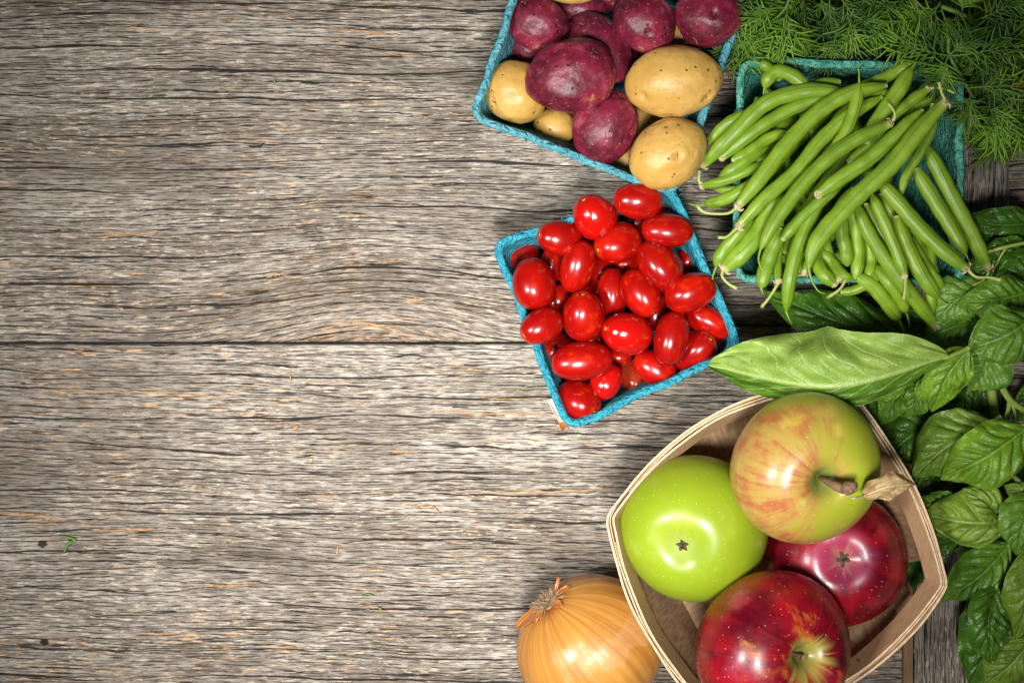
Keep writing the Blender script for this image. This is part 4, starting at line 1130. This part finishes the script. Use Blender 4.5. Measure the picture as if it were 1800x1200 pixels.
# ================================================================== dill
M = Mat('dill_green'); n = nz(M.obj, 60, 3)
n = nz(M.obj, 34, 4, 0.6)
M.set(col=mix(ss(n, 0.36, 0.64), (0.022, 0.070, 0.004), (0.130, 0.260, 0.014)), rough=0.42, spec=0.4); dill_m = M.m
M = Mat('dill_stalk_green'); M.set(col=mix(nz(M.obj, 60, 3), (0.05, 0.12, 0.012), (0.13, 0.23, 0.03)), rough=0.5, spec=0.35); dstalk_m = M.m
def needle(B, p, d, L, r, rr, zlo):
    """thin curved leaflet, 4 sections, 3 sides"""
    sd = Vector((-d.y, d.x, 0)); c = rr.uniform(-0.35, 0.35)
    pts = [p + d * (L * u) + sd * (L * c * u * u) + Vector((0, 0, -0.15 * L * u * u)) for u in (0, 0.35, 0.7, 1.0)]
    for q in pts: q.z = max(q.z, zlo)
    B.tube(pts, [r, r, r * 0.8, r * 0.3], 4, cap=False)
def frond(B, BSt, p, ang, L, z, rr, dens=1.0, nr=0.00044, nl=1.0):
    """feather: rachis with side branches, each carrying needles that fork"""
    d0 = Vector((math.cos(ang), math.sin(ang), 0)); bow = rr.uniform(-0.25, 0.25)
    n = 9; rach = []
    sd0 = Vector((-d0.y, d0.x, 0))
    for i in range(n): 
        u = i / (n - 1); rach.append(p + d0 * L * u + sd0 * L * bow * u * u + Vector((0, 0, 0.18 * L * math.sin(u * 2.4) - 0.1 * L * u)))
    BSt.tube(rach, [0.00055 * (1 - 0.6 * i / (n - 1)) for i in range(n)], 5, cap=False)
    for i in range(2, n):
        u = i / (n - 1); t = (rach[i] - rach[i - 1]).normalized()
        for s in (-1, 1):
            if rr.random() > 0.92 * dens: continue
            a = math.radians(rr.uniform(28, 55)) * s
            bd = Vector((t.x * math.cos(a) - t.y * math.sin(a), t.x * math.sin(a) + t.y * math.cos(a), rr.uniform(-0.1, 0.35))).normalized()
            bl = L * rr.uniform(0.30, 0.48) * (1.15 - u * 0.75)
            q = [rach[i] + bd * bl * v + Vector((0, 0, -0.1 * bl * v * v)) for v in (0, 0.5, 1.0)]
            for w_ in q: w_.z = max(w_.z, 0.003)
            BSt.tube(q, [0.00038, 0.00033, 0.00026], 4, cap=False)
            m = max(2, int(bl / 0.0046))
            for k in range(m):
                v = 0.25 + 0.75 * k / (m - 1); pp = q[0] + (q[2] - q[0]) * v
                for s2 in (-1, 1):
                    a2 = math.radians(rr.uniform(15, 48)) * s2
                    nd = Vector((bd.x * math.cos(a2) - bd.y * math.sin(a2), bd.x * math.sin(a2) + bd.y * math.cos(a2), rr.uniform(-0.15, 0.4))).normalized()
                    needle(B, pp, nd, rr.uniform(0.0055, 0.0120) * nl, nr, rr, 0.002)
    needle(B, rach[-1], (rach[-1] - rach[-2]).normalized(), 0.006, 0.00027, rr, 0.002)
def dill_sprig(label, stalk, fronds, seed, r=0.0011):
    rr = random.Random(seed); t = thing('dill_sprig', label, 'dill', (0, 0, 0), 'dill sprigs at the top right')
    if stalk: MB().tube(crom([W(*p) for p in stalk], 20), [r * (1 - 0.4 * k / 19) for k in range(20)], 8).build('stalk', dstalk_m, t)
    B, BSt = MB(), MB()
    for (px, py, z, ang, L) in fronds: frond(B, BSt, W(px, py, z), math.radians(ang), SZ(L, z), z, rr, 1.0, 0.00058, 1.15)
    BSt.build('frond_rib', dstalk_m, t); B.build('feathery_leaf', dill_m, t)
dill_sprig('dill sprig with a cut stalk and fronds spreading over the top right carton corner', [(1668, 68, 0.062), (1669, 98, 0.063), (1690, 135, 0.062), (1704, 160, 0.058), (1732, 200, 0.050), (1765, 245, 0.040)],
    [(1668, 98, 0.064, 176, 92), (1669, 98, 0.064, -2, 105), (1668, 98, 0.066, 42, 52), (1666, 100, 0.066, 248, 48), (1702, 155, 0.058, 4, 95), (1706, 160, 0.058, 262, 50), (1722, 185, 0.052, -20, 80), (1730, 195, 0.05, -62, 60)], 1)
dill_sprig('dill sprig fanning down left beside the dark wrinkled potato', [(1392, -12, 0.062), (1375, 22, 0.06), (1332, 55, 0.052)],
    [(1378, 14, 0.060, 182, 78), (1332, 55, 0.052, 215, 82), (1340, 50, 0.052, 238, 62), (1384, 2, 0.060, 268, 95), (1355, 40, 0.05, 255, 60)], 2, 0.0008)
dill_sprig('dill sprig along the top wall of the teal carton near its middle', [(1500, 20, 0.050), (1480, 50, 0.050), (1440, 62, 0.048)],
    [(1440, 62, 0.050, 170, 52), (1445, 62, 0.050, 225, 56), (1470, 56, 0.052, 262, 55), (1490, 30, 0.052, 290, 60), (1497, 25, 0.05, 330, 60)], 3, 0.0007)
dill_sprig('dill sprig with a thick pale stalk crossing the top edge at right', [(1655, 12, 0.056), (1690, 25, 0.058), (1712, 40, 0.054)],
    [(1653, 5, 0.058, 238, 78), (1655, 18, 0.058, 290, 60), (1652, 10, 0.058, 210, 60), (1712, 38, 0.056, 20, 80), (1712, 42, 0.056, 320, 60), (1690, 25, 0.056, 80, 40)], 4, 0.0015)
dill_sprig('dill sprig forking like an antler at the far top right', [(1790, -5, 0.055), (1760, 20, 0.056), (1740, 45, 0.054)],
    [(1755, 22, 0.056, 285, 60), (1742, 42, 0.054, 262, 60), (1740, 45, 0.054, 230, 50), (1782, 5, 0.054, 320, 60)], 6, 0.0008)
for k_, (x_, y_, a_, lb_) in enumerate(((1335, -20, 250, 'dill frond hanging from the top edge beside the first carton corner'), (1425, -25, 235, 'dill frond coming in over the top edge, second from the left'),
        (1470, -15, 300, 'dill frond pointing down right from the top edge above the carton middle'), (1560, -25, 262, 'dill frond hanging straight down at the top edge left of the thick stalk'), (1590, -10, 225, 'dill frond sweeping down left to the carton wall near the upright beaked bean'),
        (1740, 90, 300, 'dill frond curling over the bare grey board'), (1800, 70, 200, 'dill frond reaching in from the right edge above the red band'), (1810, 190, 190, 'lowest dill frond reaching in from the right edge'))):
    dill_sprig(lb_, None, [(x_, y_, 0.046, a_, 95), (x_ + 18, y_ + 10, 0.042, a_ + 35, 70), (x_ - 12, y_ + 6, 0.044, a_ - 32, 75)], 40 + k_)
rr = random.Random(21)
B, BSt = MB(), MB()
for i in range(120):
    if i < 80:
        x, y = rr.uniform(1310, 1810), rr.uniform(-40, 58); ang = rr.choice([rr.uniform(190, 300), rr.uniform(240, 330), rr.uniform(150, 210)]); z = rr.uniform(0.003, 0.020)
    else:
        x, y = rr.uniform(1745, 1840), rr.uniform(60, 205); ang = rr.uniform(200, 380); z = rr.uniform(0.003, 0.020)
    frond(B, BSt, W(x, y, z), math.radians(ang), SZ(rr.uniform(55, 85), z), z, rr, 0.8)
dm = thing('dill_bunch', 'dense dark mass of feathery dill filling the top right corner', 'dill', (0, 0, 0)); dm['kind'] = 'stuff'
BSt.build('frond_rib', dstalk_m, dm); B.build('feathery_leaf', dill_m, dm)
M = Mat('red_rubber'); M.set(col=(0.60, 0.012, 0.012), rough=0.5); red_m = M.m
c = crom([W(1770, 160, 0.052), W(1779, 154, 0.057), W(1792, 150, 0.058), W(1806, 143, 0.054)], 16)
o = MB().tube(c, 0.0009, 8).build('rubber_band', red_m); tag(o, 'thin red rubber band round the dill stalks at the right edge', 'rubber band')

# ================================================================== onion
M = Mat('onion_skin'); v, x, y, z, r = streak_coords(M, 9.0, 3.0)
st = nz(v, 1.2, 4, 0.6); big = nz(M.obj, 22, 3)
col = mix(ss(st * 0.6 + big * 0.4, 0.36, 0.64), (0.45, 0.180, 0.028), (0.60, 0.290, 0.062))
ln = (1 - ss(xabs(nz(v, 0.8, 2, 0.5, 0.4) - 0.5), 0.0, 0.010)) * ss(nz(M.obj, 50, 2), 0.4, 0.6)
col = mix(ln * 0.6, col, (0.28, 0.085, 0.018))
col = mix((1 - ss(r + (st - 0.5) * 0.014, 0.006, 0.017)) * ss(z, 0, 0.01), col, (0.32, 0.075, 0.012))
patch = ss(nz(M.obj, 40, 3, 0.5), 0.60, 0.63)
col = mix(ss(nz(M.obj, 30, 4, 0.6), 0.52, 0.66) * 0.45, col, (0.42, 0.15, 0.03))
col = mix(patch * 0.2, col, (0.72, 0.42, 0.24))
col = mix((1 - ss(vor(M.obj, 110), 0.03, 0.07)) * 0.6, col, (0.25, 0.07, 0.015))
M.set(col=col, rough=ss(nz(M.obj, 60, 3), 0.35, 0.65, 0.24, 0.42), spec=0.5, coat=0.1, coatr=0.25); M.bump(st * 0.5 + ln * -0.4 + patch * 0.15 + nz(M.obj, 90, 3) * 0.4, 0.0007, 0.5); onion_m = M.m
M = Mat('onion_flake_skin'); M.set(col=mix(nz(M.obj, 150, 3), (0.38, 0.11, 0.02), (0.60, 0.24, 0.05)), rough=0.35); flake_m = M.m
M = Mat('onion_root_fibre'); M.set(col=mix(nz(M.obj, 500, 2), (0.14, 0.08, 0.035), (0.60, 0.46, 0.27)), rough=0.8); root_m = M.m
zo = 0.0365
on = thing('onion', 'golden brown onion with a dry root tuft, left of the basket at the bottom', 'onion', W(1037, 1136, zo))
q = Vector((0, 0, 1)).rotation_difference(Vector((-0.60, 0.66, 0.36)).normalized()); on.rotation_mode = 'QUATERNION'; on.rotation_quaternion = q
R = SZ(131, zo); V = []; nu, nv = 80, 110
for i in range(nu):
    a = math.pi * i / (nu - 1); cc, s = math.cos(a), math.sin(a)
    for j in range(nv):
        b = 2 * math.pi * j / nv
        rad = R * s ** 0.97; zz = R * 0.93 * cc
        zz -= R * 0.035 * math.exp(-(rad / (R * 0.16)) ** 2) if cc > 0 else 0
        if cc < 0: zz -= R * 0.22 * math.exp(-(rad / (R * 0.14)) ** 1.5)
        k = 1 + 0.006 * math.sin(9 * b + 1) * s + 0.004 * mn.noise(Vector((math.cos(b) * 8, math.sin(b) * 8, cc))) * 3 + 0.012 * math.cos(2 * b)
        V.append(Vector((rad * math.cos(b) * k, rad * math.sin(b) * k, zz)))
mesh('skin', V, grid_faces(nu, nv, True, flip=True), onion_m, on)
rr = random.Random(8); B = MB(); zt = R * 0.885
V2, F2 = uv_sphere(14, 18)
off = len(B.v); B.v += [Vector((v.x * 0.0062, v.y * 0.0052, zt + v.z * 0.0022)) * (1 + 0.12 * mn.noise(v * 4)) for v in V2]; B.f += F2
for k in range(120):
    a = rr.uniform(0, 6.28); r0 = rr.uniform(0.0, 0.0058); L = rr.uniform(0.002, 0.0075)
    p = Vector((math.cos(a) * r0, math.sin(a) * r0, zt + 0.0015)); d = Vector((math.cos(a) * rr.uniform(.2, 1.2), math.sin(a) * rr.uniform(.2, 1.2), rr.uniform(0.1, 0.9))).normalized()
    sd = Vector((-d.y, d.x, rr.uniform(-.5, .5))) * rr.uniform(-.5, .5)
    pts = [p, p + d * L * 0.5 + sd * L * 0.3, p + d * L * 0.8 + sd * L * 0.9]
    B.tube(crom(pts, 6), [0.00024, 0.00022, 0.0002, 0.00018, 0.00015, 0.0001], 4, cap=False)
for k in range(34):   # fibres lying flat along the skin
    a = rr.uniform(0, 6.28); pts = []
    for u in (0.005, 0.0075, 0.0105 + rr.uniform(0, 0.003)):
        pts.append(Vector((math.cos(a) * u, math.sin(a) * u, R * 0.93 * math.sqrt(max(0, 1 - (u / R) ** 2)) - 0.0006)) + Vector((0, 0, 0.0006)))
    B.tube(pts, [0.00035, 0.0003, 0.00012], 4, cap=False)
B.build('root_tuft', root_m, on)
def flake(pts2, w, seed):
    """skin flake points in local polar (angle, radius, lift)"""
    rows = []; n = 12
    for i in range(n):
        u = i / (n - 1); row = []
        for j in range(9):
            s = -1 + 2 * j / 8
            a = pts2[0] + s * w * (1 - 0.75 * u ** 2) ; rad = pts2[1] + (pts2[2] - pts2[1]) * u + 0.0006 * mn.noise(Vector((j * .8, seed, 0))) * u * 3
            zz = R * 0.93 * math.sqrt(max(0.02, 1 - (rad / R) ** 2)) + 0.0004 + pts2[3] * u ** 1.5 + 0.0012 * s * s * u
            row.append(Vector((math.cos(a) * rad, math.sin(a) * rad, zz)))
        rows.append(row)
    sheet('skin_flake', rows, 0.00025, flake_m, on, lambda u, v: (u, v))
inq = q.to_matrix().inverted()
def la(dx, dy): v = inq @ Vector((dx, dy, 0)); return math.atan2(v.y, v.x)
flake((la(-1, -0.6), 0.006, 0.021, 0.0045), 0.50, 1); flake((la(0.1, 1), 0.006, 0.0135, 0.005), 0.20, 2); flake((la(1, -0.8), 0.005, 0.013, 0.0006), 0.35, 3)
flake((la(0.2, -1), 0.005, 0.0125, 0.0008), 0.3, 4); flake((la(1, 0.4), 0.005, 0.014, 0.0006), 0.3, 5)

# ================================================================== bits on the table
def bit(name, pts, w, mat, label, cat, group=None):
    c = crom([W(p[0], p[1], p[2] if len(p) > 2 else 0.0012) for p in pts], 14); n = 14
    o = MB().tube(c, [SZ(w) / 2 * max(0.12, math.sin(math.pi * (k + 0.6) / (n + .3)) ** 0.6) for k in range(n)], 7, 0.4).build(name, mat)
    tag(o, label, cat, group)
gb = 'green crumbs scattered on the table'
M = Mat('green_crumb'); M.set(col=mix(nz(M.obj, 600, 2), (0.04, 0.11, 0.01), (0.12, 0.24, 0.03)), rough=0.5); crumb_m = M.m
bit('herb_scrap', [(104, 941), (120, 944), (133, 949), (120, 955), (112, 972)], 6, crumb_m, 'bent green herb scrap beside the upper nail hole at the left', 'herb scrap', gb)
bit('herb_scrap', [(413, 448), (420, 451), (425, 450)], 4, crumb_m, 'tiny green crumb on the upper plank, left of the tomato carton, alone in the middle', 'herb scrap', gb)
bit('herb_scrap', [(482, 139), (484, 148)], 4, crumb_m, 'tiny upright green crumb on the upper plank near the top', 'herb scrap', gb)
bit('herb_scrap', [(302, 541), (312, 542)], 4, calyx_m, 'tiny black crumb on the upper plank left of the arched grain', 'crumb')
bit('herb_scrap', [(642, 1043), (655, 1045)], 4, crumb_m, 'green crumb left of the onion, upper one of the three', 'herb scrap', gb)
bit('herb_scrap', [(644, 1071), (650, 1069)], 4, crumb_m, 'green crumb left of the onion, lower left one of the three', 'herb scrap', gb)
bit('herb_scrap', [(665, 1068), (671, 1070)], 5, crumb_m, 'green crumb left of the onion, lower right one of the three', 'herb scrap', gb)
bit('dry_peel', [(516, 755), (521, 750), (524, 748)], 8, flake_m, 'small reddish brown peel on the lower plank', 'peel')
M = Mat('pale_seed'); M.set(col=(0.72, 0.52, 0.20), rough=0.5); seed_m = M.m
bit('seed', [(544, 808), (549, 807)], 6, seed_m, 'pale round seed on the lower plank, upper of the pair', 'seed', 'pale seeds on the lower plank')
bit('seed', [(553, 819), (557, 822)], 5, seed_m, 'pale seed chip on the lower plank, lower of the pair', 'seed', 'pale seeds on the lower plank')
for k, (pts, lb) in enumerate((([(751, 889), (762, 891), (774, 903)], 'thin curved straw on the lower plank below the long orange splinter'),
                               ([(511, 658), (510, 672)], 'thin upright straw on the lower plank just below the seam'),
                               ([(594, 958), (592, 975)], 'thin straw tuft on the lower plank left of the onion'))):
    bit('straw', pts, 3, splint_m, lb, 'straw', 'loose straws on the table')
# papery peel caught behind the tomato carton
pl = thing('papery_peel', 'papery brown peel sticking out behind the lower corner of the tomato carton', 'peel')
def peel(pts, mat, z):
    cen = Vector((sum(p[0] for p in pts) / len(pts), sum(p[1] for p in pts) / len(pts)))
    rows = []
    n = len(pts)
    for p in pts + [pts[0]]:
        row = []
        for k in range(6):
            f = k / 5 * 0.98 + 0.02; xx, yy = cen.x + (p[0] - cen.x) * f, cen.y + (p[1] - cen.y) * f
            row.append(W(xx, yy, z + 0.003 * f * f * (1 + math.sin(p[0] * 0.3))))
        rows.append(row)
    sheet('peel_flake', rows, 0.0003, mat, pl, lambda u, v: (u, v))
M = Mat('white_peel'); M.set(col=mix(nz(M.obj, 200, 3), (0.55, 0.42, 0.34), (0.80, 0.74, 0.66)), rough=0.5); wp_m = M.m
peel([(962, 702), (975, 700), (996, 738), (984, 742), (972, 722)], wp_m, 0.004)
peel([(976, 712), (1012, 738), (1016, 750), (998, 748), (988, 758), (981, 742)], flake_m, 0.0015)
